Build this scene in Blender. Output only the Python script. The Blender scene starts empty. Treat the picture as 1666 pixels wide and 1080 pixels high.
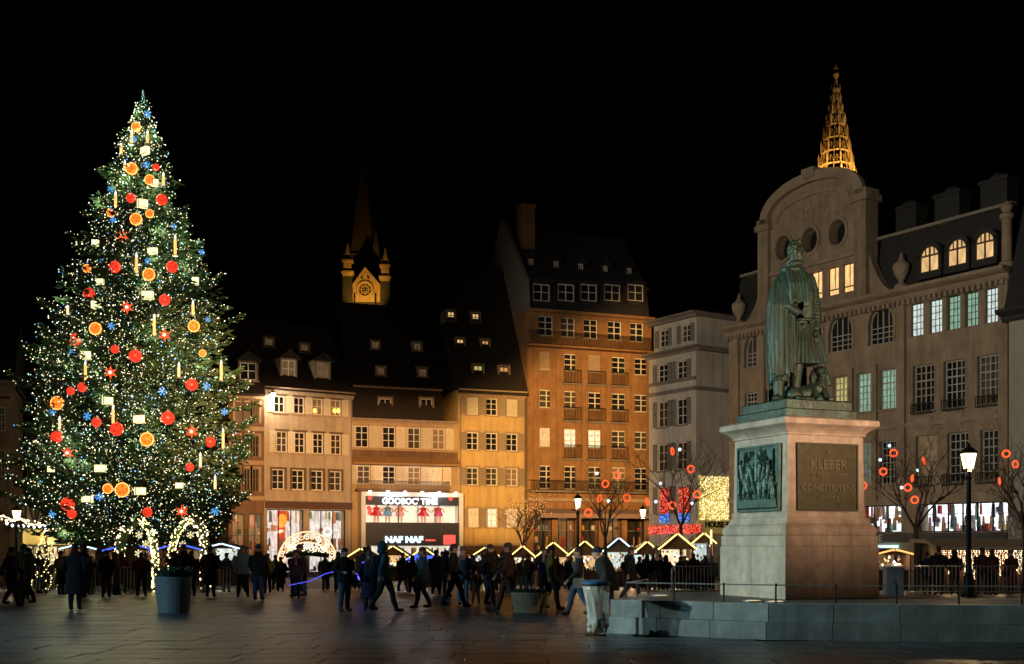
import bpy, math, random
from mathutils import Vector, Matrix
R = math.radians
random.seed(7)
sc = bpy.context.scene
col = sc.collection

# ---------------------------------------------------------------- camera
CAMH, FPX, CX, HY = 1.75, 1900.0, 833.0, 885.0
cam_data = bpy.data.cameras.new('camera')
cam = bpy.data.objects.new('camera', cam_data); col.objects.link(cam)
cam.location = (0, 0, CAMH); cam.rotation_euler = (R(90), 0, 0)
cam_data.sensor_width = 36; cam_data.lens = 36 * FPX / 1666.0
cam_data.shift_y = (HY - 540.0) / 1666.0
cam_data.clip_start = 0.1; cam_data.clip_end = 2000
sc.camera = cam

# ---------------------------------------------------------------- night sky and moon
world = bpy.data.worlds.new('World'); sc.world = world; world.use_nodes = True
wn = world.node_tree.nodes; wl = world.node_tree.links
sky = wn.new('ShaderNodeTexSky'); sky.sky_type = 'NISHITA'; sky.sun_disc = False
sky.sun_elevation = R(-4); sky.sun_rotation = R(200)
wl.new(sky.outputs[0], wn['Background'].inputs[0]); wn['Background'].inputs[1].default_value = 0.012
sun = bpy.data.lights.new('moon', 'SUN'); sun.energy = 0.006; sun.angle = R(0.5); sun.color = (0.75, 0.85, 1)
so = bpy.data.objects.new('moon', sun); col.objects.link(so); so.rotation_euler = (R(50), 0, R(-40))

sc.view_settings.view_transform = 'Standard'; sc.view_settings.look = 'None'
sc.view_settings.exposure = 0.0; sc.view_settings.gamma = 1.0; sc.view_settings.use_curve_mapping = False
sc.cycles.use_denoising = True
sc.cycles.sample_clamp_indirect = 2.0; sc.cycles.sample_clamp_direct = 0
sc.cycles.max_bounces = 5; sc.cycles.diffuse_bounces = 2; sc.cycles.glossy_bounces = 2
sc.cycles.transmission_bounces = 3; sc.cycles.transparent_max_bounces = 8
sc.cycles.caustics_reflective = False; sc.cycles.caustics_refractive = False

# ---------------------------------------------------------------- helpers
def gz(y):                       # the square falls gently away towards the market
    if y < 38: return 0.0
    if y > 72: return -0.9
    return -0.9 * (y - 38) / 34.0
def at(px, py, Y):
    return Vector(((px - CX) / FPX * Y, Y, CAMH + (HY - py) / FPX * Y))
def gx(px, Y): return (px - CX) / FPX * Y
def tag(o, label=None, cat=None, group=None, kind=None):
    if label: o['label'] = label
    if cat: o['category'] = cat
    if group: o['group'] = group
    if kind: o['kind'] = kind
    return o
def empty(name, loc=(0, 0, 0), rz=0.0, parent=None):
    o = bpy.data.objects.new(name, None); col.objects.link(o)
    o.location = loc; o.rotation_euler = (0, 0, rz); o.parent = parent
    o.empty_display_size = 0.2
    return o
def link(name, mesh, parent=None, loc=(0, 0, 0), rot=(0, 0, 0), scale=None):
    o = bpy.data.objects.new(name, mesh); col.objects.link(o)
    o.parent = parent; o.location = loc; o.rotation_euler = rot
    if scale is not None: o.scale = scale
    return o
def copy_tree(o, parent=None):
    c = o.copy(); col.objects.link(c); c.parent = parent
    for ch in list(o.children): copy_tree(ch, c)
    return c
def scl(c, k): return tuple(x * k for x in c)

MATS = {}
def mat(name, color=(.5, .5, .5), rough=.7, metal=0.0, var=0.0, vscale=2.0, color2=None, bump=0.0, bscale=20.0,
        emit=None, strength=0.0, objrand=0.0, spec=None, sampling=None, evar=0.0, alpha=None, coat=0.0, stretch=None, streak=0.0):
    if name in MATS: return MATS[name]
    m = bpy.data.materials.new(name); m.use_nodes = True
    n = m.node_tree.nodes; l = m.node_tree.links; b = n['Principled BSDF']
    b.inputs['Base Color'].default_value = (*color, 1); b.inputs['Roughness'].default_value = rough
    b.inputs['Metallic'].default_value = metal
    if spec is not None: b.inputs['Specular IOR Level'].default_value = spec
    if coat: b.inputs['Coat Weight'].default_value = coat
    src = None
    if var or bump or evar:
        tc = n.new('ShaderNodeTexCoord'); vec = tc.outputs['Object']
        if stretch:
            mp = n.new('ShaderNodeMapping'); mp.inputs['Scale'].default_value = stretch
            l.new(vec, mp.inputs[0]); vec = mp.outputs[0]
    if var:
        nz = n.new('ShaderNodeTexNoise'); nz.inputs['Scale'].default_value = vscale; nz.inputs['Detail'].default_value = 6
        nz.inputs['Roughness'].default_value = .65
        l.new(vec, nz.inputs['Vector'])
        rp = n.new('ShaderNodeMapRange'); rp.inputs[1].default_value = .3; rp.inputs[2].default_value = .7
        l.new(nz.outputs[0], rp.inputs[0])
        mx = n.new('ShaderNodeMix'); mx.data_type = 'RGBA'
        c2 = color2 or scl(color, 1 - var)
        mx.inputs[6].default_value = (*color, 1); mx.inputs[7].default_value = (*c2, 1)
        l.new(rp.outputs[0], mx.inputs[0]); src = mx.outputs[2]
        rr = n.new('ShaderNodeMapRange'); rr.inputs[3].default_value = max(.03, rough - .12); rr.inputs[4].default_value = min(1, rough + .12)
        l.new(nz.outputs[0], rr.inputs[0]); l.new(rr.outputs[0], b.inputs['Roughness'])
    if objrand:
        oi = n.new('ShaderNodeObjectInfo'); hs = n.new('ShaderNodeHueSaturation')
        mr = n.new('ShaderNodeMapRange'); mr.inputs[3].default_value = 1 - objrand; mr.inputs[4].default_value = 1 + objrand
        l.new(oi.outputs['Random'], mr.inputs[0]); l.new(mr.outputs[0], hs.inputs['Value'])
        if src: l.new(src, hs.inputs['Color'])
        else: hs.inputs['Color'].default_value = (*color, 1)
        src = hs.outputs[0]
    if streak and src:
        m2_ = n.new('ShaderNodeMapping'); m2_.inputs['Scale'].default_value = (1.6, 1.6, .12); l.new(tc.outputs['Object'], m2_.inputs[0])
        sn = n.new('ShaderNodeTexNoise'); sn.inputs['Scale'].default_value = 1.5; sn.inputs['Detail'].default_value = 7; sn.inputs['Roughness'].default_value = .7; l.new(m2_.outputs[0], sn.inputs['Vector'])
        sr = n.new('ShaderNodeMapRange'); sr.inputs[1].default_value = .42; sr.inputs[2].default_value = .72; sr.inputs[3].default_value = 0; sr.inputs[4].default_value = streak; l.new(sn.outputs[0], sr.inputs[0])
        sx = n.new('ShaderNodeMix'); sx.data_type = 'RGBA'; l.new(sr.outputs[0], sx.inputs[0]); l.new(src, sx.inputs[6]); sx.inputs[7].default_value = (*scl(color, .35), 1); src = sx.outputs[2]
    if src: l.new(src, b.inputs['Base Color'])
    if bump:
        nb = n.new('ShaderNodeTexNoise'); nb.inputs['Scale'].default_value = bscale; nb.inputs['Detail'].default_value = 5
        l.new(vec, nb.inputs['Vector'])
        bp = n.new('ShaderNodeBump'); bp.inputs['Strength'].default_value = bump; bp.inputs['Distance'].default_value = .05
        l.new(nb.outputs[0], bp.inputs['Height']); l.new(bp.outputs[0], b.inputs['Normal'])
    if emit:
        b.inputs['Emission Color'].default_value = (*emit, 1); b.inputs['Emission Strength'].default_value = strength
        if evar:
            en = n.new('ShaderNodeTexNoise'); en.inputs['Scale'].default_value = vscale; en.inputs['Detail'].default_value = 3
            l.new(vec, en.inputs['Vector'])
            er = n.new('ShaderNodeMapRange'); er.inputs[1].default_value = .3; er.inputs[2].default_value = .7
            er.inputs[3].default_value = strength * (1 - evar); er.inputs[4].default_value = strength * (1 + evar)
            l.new(en.outputs[0], er.inputs[0]); l.new(er.outputs[0], b.inputs['Emission Strength'])
        m.cycles.emission_sampling = sampling or 'AUTO'
    MATS[name] = m
    return m

class MB:
    def __init__(s): s.v = []; s.f = []; s.m = []; s.M = None; s.mi = 0
    def pt(s, p):
        p = Vector(p)
        if s.M is not None: p = s.M @ p
        s.v.append(tuple(p)); return len(s.v) - 1
    def face(s, idx): s.f.append(tuple(idx)); s.m.append(s.mi)
    def quad(s, a, b, c, d): s.face([s.pt(a), s.pt(b), s.pt(c), s.pt(d)])
    def tri(s, a, b, c): s.face([s.pt(a), s.pt(b), s.pt(c)])
    def box(s, x0, x1, y0, y1, z0, z1):
        i = [s.pt(p) for p in ((x0, y0, z0), (x1, y0, z0), (x1, y1, z0), (x0, y1, z0), (x0, y0, z1), (x1, y0, z1), (x1, y1, z1), (x0, y1, z1))]
        for q in ((0, 3, 2, 1), (4, 5, 6, 7), (0, 1, 5, 4), (1, 2, 6, 5), (2, 3, 7, 6), (3, 0, 4, 7)): s.face([i[k] for k in q])
    def prism(s, poly, a0, a1, axis='y'):
        # poly in the two other axes; extruded along axis
        def P(p, a):
            if axis == 'y': return (p[0], a, p[1])
            if axis == 'x': return (a, p[0], p[1])
            return (p[0], p[1], a)
        A = [s.pt(P(p, a0)) for p in poly]; B = [s.pt(P(p, a1)) for p in poly]
        n = len(poly)
        s.face(A); s.face(B[::-1])
        for k in range(n): s.face((A[(k + 1) % n], A[k], B[k], B[(k + 1) % n]))
    def tube(s, pts, radii, n=8, caps=True, ell=1.0):
        pts = [Vector(p) for p in pts]
        if not isinstance(radii, (list, tuple)): radii = [radii] * len(pts)
        rings = []; prev = None
        for k, p in enumerate(pts):
            if k == 0: t = pts[1] - pts[0]
            elif k == len(pts) - 1: t = pts[-1] - pts[-2]
            else: t = (pts[k + 1] - pts[k - 1])
            if t.length < 1e-9: t = Vector((0, 0, 1))
            t.normalize()
            if prev is None:
                a = Vector((0, 0, 1)) if abs(t.z) < .9 else Vector((1, 0, 0))
                u = t.cross(a).normalized()
            else:
                u = (prev - t * prev.dot(t))
                u = u.normalized() if u.length > 1e-6 else t.orthogonal().normalized()
            prev = u; w = t.cross(u)
            rings.append([s.pt(p + (u * math.cos(2 * math.pi * j / n) + w * math.sin(2 * math.pi * j / n) * ell) * radii[k]) for j in range(n)])
        for a, b in zip(rings, rings[1:]):
            for j in range(n): s.face((a[j], a[(j + 1) % n], b[(j + 1) % n], b[j]))
        if caps: s.face(rings[0][::-1]); s.face(rings[-1])
    def loft(s, rings, closed=True, caps=True):
        I = [[s.pt(p) for p in r] for r in rings]
        n = len(I[0])
        for a, b in zip(I, I[1:]):
            for j in range(n if closed else n - 1): s.face((a[j], a[(j + 1) % n], b[(j + 1) % n], b[j]))
        if caps and closed: s.face(I[0][::-1]); s.face(I[-1])
    def lathe(s, prof, n=16, c=(0, 0), caps=True):
        s.loft([[(c[0] + r * math.cos(2 * math.pi * j / n), c[1] + r * math.sin(2 * math.pi * j / n), z) for j in range(n)] for r, z in prof], caps=caps)
    def square(s, prof, cx=0, cy=0, ay=1.0):
        s.loft([[(cx + sx * h, cy + sy * h * ay, z) for sx, sy in ((-1, -1), (1, -1), (1, 1), (-1, 1))] for h, z in prof])
    def ell(s, c, r, nu=10, nv=6, rot=None):
        c = Vector(c); r = r if isinstance(r, (tuple, list)) else (r, r, r)
        def P(p):
            p = Vector((p[0] * r[0], p[1] * r[1], p[2] * r[2]))
            if rot is not None: p = rot @ p
            return p + c
        top = s.pt(P((0, 0, 1))); bot = s.pt(P((0, 0, -1))); rings = []
        for i in range(1, nv):
            a = math.pi * i / nv
            rings.append([s.pt(P((math.sin(a) * math.cos(2 * math.pi * j / nu), math.sin(a) * math.sin(2 * math.pi * j / nu), math.cos(a)))) for j in range(nu)])
        for j in range(nu):
            s.face((top, rings[0][j], rings[0][(j + 1) % nu])); s.face((bot, rings[-1][(j + 1) % nu], rings[-1][j]))
        for a, b in zip(rings, rings[1:]):
            for j in range(nu): s.face((a[j], b[j], b[(j + 1) % nu], a[(j + 1) % nu]))
    def octa(s, c, r):
        x, y, z = c
        i = [s.pt(p) for p in ((x + r, y, z), (x - r, y, z), (x, y + r, z), (x, y - r, z), (x, y, z + r), (x, y, z - r))]
        for q in ((0, 2, 4), (2, 1, 4), (1, 3, 4), (3, 0, 4), (2, 0, 5), (1, 2, 5), (3, 1, 5), (0, 3, 5)): s.face([i[k] for k in q])
    def torus(s, c, RR, r, nu=20, nv=6, rot=None):
        c = Vector(c); rings = []
        for i in range(nu):
            a = 2 * math.pi * i / nu; ring = []
            for j in range(nv):
                b = 2 * math.pi * j / nv
                p = Vector(((RR + r * math.cos(b)) * math.cos(a), r * math.sin(b), (RR + r * math.cos(b)) * math.sin(a)))
                if rot is not None: p = rot @ p
                ring.append(s.pt(p + c))
            rings.append(ring)
        for i in range(nu):
            a, b = rings[i], rings[(i + 1) % nu]
            for j in range(nv): s.face((a[j], a[(j + 1) % nv], b[(j + 1) % nv], b[j]))
    def mesh(s, name, mats, smooth=False):
        me = bpy.data.meshes.new(name); me.from_pydata(s.v, [], s.f)
        if not isinstance(mats, (list, tuple)): mats = [mats]
        for m in mats: me.materials.append(m)
        if len(mats) > 1: me.polygons.foreach_set('material_index', s.m)
        if smooth: me.polygons.foreach_set('use_smooth', [True] * len(s.f))
        me.update(); return me
    def build(s, name, mats, parent=None, loc=(0, 0, 0), rot=(0, 0, 0), smooth=False):
        return link(name, s.mesh(name, mats, smooth), parent, loc, rot)

def remeshed(mb, voxel, smooth_it=4, ratio=None, disp=None):
    me = mb.mesh('tmp', [MATS['plain']])
    o = bpy.data.objects.new('tmp', me); col.objects.link(o)
    m = o.modifiers.new('r', 'REMESH'); m.mode = 'VOXEL'; m.voxel_size = voxel
    if smooth_it:
        m2 = o.modifiers.new('s', 'SMOOTH'); m2.iterations = smooth_it; m2.factor = .5
    if ratio:
        m3 = o.modifiers.new('d', 'DECIMATE'); m3.ratio = ratio
    dg = bpy.context.evaluated_depsgraph_get(); dg.update()
    out = bpy.data.meshes.new_from_object(o.evaluated_get(dg))
    bpy.data.objects.remove(o); out.materials.clear()
    out.polygons.foreach_set('use_smooth', [True] * len(out.polygons))
    return out
def text_mesh(s, size, ext, mats, align='CENTER', bold=0.0):
    c = bpy.data.curves.new('t', 'FONT'); c.body = s; c.size = size; c.extrude = ext; c.align_x = align; c.offset = bold
    c.resolution_u = 3
    o = bpy.data.objects.new('t', c); col.objects.link(o)
    dg = bpy.context.evaluated_depsgraph_get(); dg.update()
    me = bpy.data.meshes.new_from_object(o.evaluated_get(dg))
    bpy.data.objects.remove(o)
    me.materials.clear(); me.materials.append(mats)
    return me
def point(name, parent, loc, watts, color, radius=.1):
    L = bpy.data.lights.new(name, 'POINT'); L.energy = watts; L.color = color; L.shadow_soft_size = radius
    o = bpy.data.objects.new(name, L); col.objects.link(o); o.parent = parent; o.location = loc
    return o
def spot(name, parent, loc, target, watts, color, size, blend=.6, radius=.2):
    L = bpy.data.lights.new(name, 'SPOT'); L.energy = watts; L.color = color; L.shadow_soft_size = radius
    L.spot_size = R(size); L.spot_blend = blend
    o = bpy.data.objects.new(name, L); col.objects.link(o); o.parent = parent; o.location = loc
    o.rotation_euler = (Vector(target) - Vector(loc)).to_track_quat('-Z', 'Y').to_euler()
    return o

# ---------------------------------------------------------------- materials
mat('plain', (.5, .5, .5))
slab_m = mat('wet_slab', (.095, .105, .118), .36, var=.5, vscale=1.3, bump=.25, bscale=14, objrand=.3)
ground_m = mat('ground_stone', (.075, .078, .084), .5, var=.4, vscale=.6, bump=.3, bscale=6)
granite = mat('pink_granite', (.60, .48, .385), .55, var=.5, vscale=5, color2=(.36, .28, .225), bump=.25, bscale=60, streak=.75)
kerb_m = mat('grey_granite', (.30, .34, .34), .5, var=.45, vscale=3, bump=.25, bscale=40, objrand=.15, streak=.75)
bronze = mat('patinated_bronze', (.042, .105, .092), .38, .35, var=.5, vscale=3.6, color2=(.03, .024, .014), bump=.35, bscale=30, stretch=(2.2, 2.2, .45))
bronze_d = mat('brown_bronze', (.10, .085, .05), .5, .4, var=.5, vscale=6, color2=(.05, .05, .03))
roof_m = mat('dark_roof', (.03, .022, .018), .75, var=.5, vscale=1.5, bump=.4, bscale=12)
slate_m = mat('slate', (.03, .032, .036), .6, var=.4, vscale=2)
cream = mat('cream_plaster', (.54, .44, .33), .85, var=.35, vscale=.5, bump=.15, bscale=8, streak=.6)
tan = mat('tan_plaster', (.42, .31, .20), .85, var=.35, vscale=.6, streak=.6)
yellowp = mat('ochre_plaster', (.72, .50, .22), .85, var=.25, vscale=.45, bump=.1, bscale=8, streak=.6)
brownp = mat('brown_plaster', (.22, .13, .08), .85, var=.4, vscale=.7, streak=.6)
darkwood = mat('dark_wood', (.05, .03, .02), .7, var=.5, vscale=4)
brickm = mat('brick_wall', (.40, .215, .095), .85, var=.45, vscale=.9, color2=(.25, .125, .055), bump=.3, bscale=14, streak=.6)
sandst = mat('sandstone', (.40, .32, .235), .85, var=.4, vscale=.8, color2=(.22, .175, .13), bump=.2, bscale=7, streak=.75)
sandst2 = mat('sandstone_carved', (.36, .29, .22), .85, var=.4, vscale=1.2)
whitep = mat('white_plaster', (.70, .67, .62), .85, var=.2, vscale=.5, streak=.6)
greyp = mat('grey_trim', (.25, .23, .21), .8, var=.3, vscale=1)
wood_w = mat('white_joinery', (.75, .70, .62), .5)
wood_b = mat('brown_joinery', (.12, .08, .05), .55)
shutter_m = mat('shutter_paint', (.80, .72, .56), .6, var=.2, vscale=3, objrand=.15)
shutter_d = mat('shutter_grey', (.34, .27, .20), .6, var=.2, vscale=3, objrand=.15)
trimst = mat('stone_surround', (.45, .33, .22), .8, var=.3, vscale=2)
iron = mat('black_iron', (.02, .02, .022), .45, .5)
steel = mat('galvanised_steel', (.45, .47, .48), .4, .8)
glass_d = mat('dark_glass', (.018, .02, .024), .06, objrand=.5)
glass_b = mat('curtained_glass', (.085, .075, .065), .25, var=.5, vscale=3, objrand=.4, stretch=(3, 3, .3))
def lit(name, c, s, v=.35, vs=1.6): return mat(name, scl(c, .2), .4, emit=c, strength=s, evar=v, vscale=vs, stretch=(2.5, 1, .8))
lit_w = lit('lit_warm', (1, .62, .27), .75)
lit_o = lit('lit_orange', (1, .48, .14), .55)
lit_y = lit('lit_pale', (1, .85, .55), 1.0)
lit_c = lit('lit_cool', (.80, .95, .92), .75)
lit_g = lit('lit_green', (.42, .75, .55), .5)
lit_yg = lit('lit_yellow', (.95, .80, .30), .45)
lit_sh = lit('lit_shop', (.95, .97, 1), 1.8, .5, 2.5)
lit_dim = lit('lit_dim', (.9, .55, .25), .10, .7)
def glow(name, c, s, sampling=None): return mat(name, scl(c, .3), .4, emit=c, strength=s, sampling=sampling)
g_warm = glow('bulb_warm', (1, .72, .38), 7, 'NONE')
g_cool = glow('bulb_cool', (.72, .88, 1), 7, 'NONE')
g_gold = glow('bulb_gold', (1, .78, .30), 5, 'NONE')
g_blue = glow('bulb_blue', (.10, .30, 1), 4, 'NONE')
g_strip = glow('strip_yellow', (1, .72, .22), 2.6)
g_stripb = glow('strip_ice', (.55, .80, 1), 2.6)
g_neon = glow('neon_blue', (.06, .14, 1), 1.8)
g_red = glow('ring_red', (1, .08, .02), 2.0)
g_redball = mat('ball_red', (.5, .02, .02), .35, emit=(1, .05, .02), strength=1.05, evar=.5, vscale=7)
g_orball = mat('ball_orange', (.5, .12, .02), .35, emit=(1, .20, .02), strength=1.3, evar=.5, vscale=7)
g_orrim = glow('ball_rim', (1, .45, .10), 2.2)
g_box = mat('lantern_white', (.6, .6, .5), .4, emit=(1, .92, .48), strength=1.5, evar=.4, vscale=6)
g_star = glow('star_white', (1, .85, .75), 1.6)
g_starr = glow('star_red', (1, .10, .02), 1.1)
g_candle = glow('candle_glow', (1, .42, .12), 1.9)
g_cany = glow('candle_pale', (1, .75, .35), 1.2)
g_flake = glow('flake_blue', (.10, .42, .95), .9)
g_flakey = glow('flake_pale', (1, .88, .45), .9)
g_lamp = glow('lantern_glass', (1, .76, .46), 3.2, 'NONE')
g_wall = glow('wall_lamp_glass', (1, .93, .80), 22, 'NONE')
needle = mat('spruce_needles', (.045, .11, .035), .6, var=.5, vscale=.7, color2=(.022, .06, .03))
bark = mat('bark', (.07, .05, .035), .9, var=.4, vscale=5, bump=.4)
cloth = {}
for nm, c in dict(black=(.010, .011, .013), charcoal=(.025, .027, .03), navy=(.012, .02, .05), teal=(.02, .09, .12), jeans=(.05, .12, .22), paleblue=(.16, .30, .42),
                  brown=(.06, .03, .02), rust=(.16, .055, .03), olive=(.16, .15, .03), grey=(.13, .13, .14), maroon=(.08, .012, .02), beige=(.32, .26, .2), plum=(.05, .02, .05)).items():
    cloth[nm] = mat('cloth_' + nm, c, .9, var=.3, vscale=6, bump=.2, bscale=25)
skin = mat('skin', (.48, .29, .21), .55)
hair_m = mat('hair', (.04, .025, .015), .6, objrand=.5)
shoe = mat('shoe_leather', (.015, .013, .012), .5)
shoe_w = mat('shoe_white', (.5, .5, .5), .5)
def clear_glass():
    m = bpy.data.materials.new('clear_glass'); m.use_nodes = True
    n = m.node_tree.nodes; l = m.node_tree.links; n.remove(n['Principled BSDF'])
    t = n.new('ShaderNodeBsdfTransparent'); g = n.new('ShaderNodeBsdfGlossy'); g.inputs['Roughness'].default_value = .03
    mx = n.new('ShaderNodeMixShader'); mx.inputs[0].default_value = .06
    l.new(t.outputs[0], mx.inputs[1]); l.new(g.outputs[0], mx.inputs[2]); l.new(mx.outputs[0], n['Material Output'].inputs[0])
    return m
clearg = clear_glass()

# ---------------------------------------------------------------- ground
xs = [-260, -120, -60, -40, -20, 0, 20, 40, 60, 120, 260]; ys = [-80, -20, 0, 12, 20, 38, 46, 55, 64, 72, 90, 130, 200, 320, 900]
mb = MB(); I = [[mb.pt((x, y, gz(y) - .03)) for x in xs] for y in ys]
for a, b in zip(I, I[1:]):
    for j in range(len(xs) - 1): mb.face((a[j], a[j + 1], b[j + 1], b[j]))
plaza = tag(mb.build('ground', ground_m), kind='structure')
# paving slabs: the nearest as single pieces, the rest joined
SLW, SLD = 1.25, .82
def slab_mesh(w, d):
    m = MB(); m.loft([[(sx * (w / 2 - i), sy * (d / 2 - i), z) for sx, sy in ((-1, -1), (1, -1), (1, 1), (-1, 1))] for i, z in ((0, -.04), (0, -.008), (.008, 0))])
    return m.mesh('paving_slab', slab_m)
sm = [slab_mesh(SLW - .012, SLD - .012), slab_mesh(SLW * .72 - .012, SLD - .012)]
rest = MB(); near = 0; y = 16.6; row = 0
PLAT = [(4.63, 21.3), (10.5, 20.45), (10.8, 22.6), (8.4, 24.4), (6.9, 27.7), (3.5, 28), (1.83, 22.9)]
def in_poly(x, y, P):
    c = False
    for (x0, y0), (x1, y1) in zip(P, P[1:] + P[:1]):
        if (y0 > y) != (y1 > y) and x < (x1 - x0) * (y - y0) / (y1 - y0) + x0: c = not c
    return c
cand = []
while y < 62:
    half = .47 * y + 2.0; x = -half + random.uniform(-1, 0)
    while x < half:
        k = random.random() < .3; w = SLW * (.72 if k else 1)
        if not in_poly(x + w / 2, y, PLAT): cand.append((x + w / 2, y, int(k), w))
        x += w
    y += SLD; row += 1
for n_, (x, y, k, w) in enumerate(cand):
    dz = random.uniform(-.004, .003)
    if near < 300:
        o = link('paving_slab', sm[k], plaza, (x, y, gz(y) + dz), (random.uniform(-.004, .004), random.uniform(-.003, .003), 0)); near += 1
    else:
        z0 = gz(y - SLD / 2) + dz; z1 = gz(y + SLD / 2) + dz; a, b = w / 2 - .006, SLD / 2 - .006
        p = [(x - a, y - b, z0), (x + a, y - b, z0), (x + a, y + b, z1), (x - a, y + b, z1)]
        rest.quad(*p)
        for i in range(4):
            q, r2 = p[i], p[(i + 1) % 4]; rest.quad((q[0], q[1], q[2] - .035), (r2[0], r2[1], r2[2] - .035), r2, q)
tag(rest.build('far_paving_slabs', slab_m, plaza), kind='stuff')

# ---------------------------------------------------------------- facades
class Fac:
    def __init__(s, name, label, px0, Y0, ang, zb=-.9, cat='building', A=None, group=None):
        s.A = Vector(A) if A else Vector((gx(px0, Y0), Y0)); s.a = R(ang); s.zb = zb
        s.root = empty(name, (s.A.x, s.A.y, zb), s.a); tag(s.root, label, cat, group)
        s.ops = []; s.arches = []
    def u(s, px, d=0.0):
        k = (px - CX) / FPX; c, sn = math.cos(s.a), math.sin(s.a)
        ax, ay = s.A.x - sn * d, s.A.y + c * d
        return (k * ay - ax) / (c - k * sn)
    def uz(s, px, py, d=0.0):
        u = s.u(px, d); Y = s.A.y + math.cos(s.a) * d + u * math.sin(s.a)
        return u, CAMH + (HY - py) / FPX * Y - s.zb
    def z(s, px, py, d=0.0): return s.uz(px, py, d)[1]
    def hit(s, px, py, H, d0, slope):      # depth where the view ray meets the roof plane z = H + (d-d0)*slope
        lo, hi = d0 - 1.0, d0 + 14.0
        for _ in range(50):
            m = (lo + hi) / 2
            if s.z(px, py, m) - (H + (m - d0) * slope) > 0: lo = m
            else: hi = m
        return m
    def world(s, u, d, z):
        c, sn = math.cos(s.a), math.sin(s.a)
        return Vector((s.A.x + c * u - sn * d, s.A.y + sn * u + c * d, s.zb + z))
    def span(s, px, w):            # metres for a width of w px centred on px
        return s.u(px + w / 2) - s.u(px - w / 2)
    def wall(s, W, H, D, wm, z0=0.0, u0=0.0, name='wall', sides=True, depth=.3, y=0.0):
        mb = MB(); ops = s.ops
        us = sorted({u0, W} | {v for o in ops for v in (o[0], o[1]) if u0 < v < W}); zs = sorted({z0, H} | {v for o in ops for v in (o[2], o[3]) if z0 < v < H})
        for a, b in zip(us, us[1:]):
            for c, d in zip(zs, zs[1:]):
                mu, mz = (a + b) / 2, (c + d) / 2
                if any(o[0] < mu < o[1] and o[2] < mz < o[3] for o in ops): continue
                mb.quad((a, y, c), (b, y, c), (b, y, d), (a, y, d))
        for o in ops:
            a, b, c, d = o[:4]; e = y + (o[4] if len(o) > 4 else depth)
            mb.quad((a, y, c), (a, e, c), (a, e, d), (a, y, d)); mb.quad((b, e, c), (b, y, c), (b, y, d), (b, e, d))
            mb.quad((a, y, c), (b, y, c), (b, e, c), (a, e, c)); mb.quad((a, e, d), (b, e, d), (b, y, d), (a, y, d))
        for (uc, zt, w, rise) in s.arches:      # spandrels over arched openings
            pts = [(uc - w / 2 + w * i / 12, zt - rise + rise * math.sqrt(max(0, 1 - (2 * i / 12 - 1) ** 2))) for i in range(13)]
            L = [(uc - w / 2, zt)] + pts[:7]; Rr = [(uc + w / 2, zt)] + pts[6:][::-1]
            mb.prism(L[::-1], y, y + .22); mb.prism(Rr, y, y + .22)
        if sides and D:
            mb.quad((u0, D, z0), (u0, y, z0), (u0, y, H), (u0, D, H)); mb.quad((W, y, z0), (W, D, z0), (W, D, H), (W, y, H))
            mb.quad((W, D, z0), (u0, D, z0), (u0, D, H), (W, D, H)); mb.quad((u0, .5, H - .02), (W, .5, H - .02), (W, D, H - .02), (u0, D, H - .02))
        s.ops = []; s.arches = []
        return mb.build(name, wm, s.root)
    def band(s, name, m, u0, u1, z0, z1, out=.15, prof=None, back=.0):
        mb = MB()
        if prof is None: mb.box(u0, u1, -out, back - .003, z0, z1)
        else:
            mb.prism([(back - .003, z0)] + [(-o * out, z0 + t * (z1 - z0)) for o, t in prof] + [(back - .003, z1)], u0, u1, 'x')
        return mb.build(name, m, s.root)
CORN = [(.15, 0), (.3, .25), (.35, .45), (.8, .6), (1, .75), (1, 1)]

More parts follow.
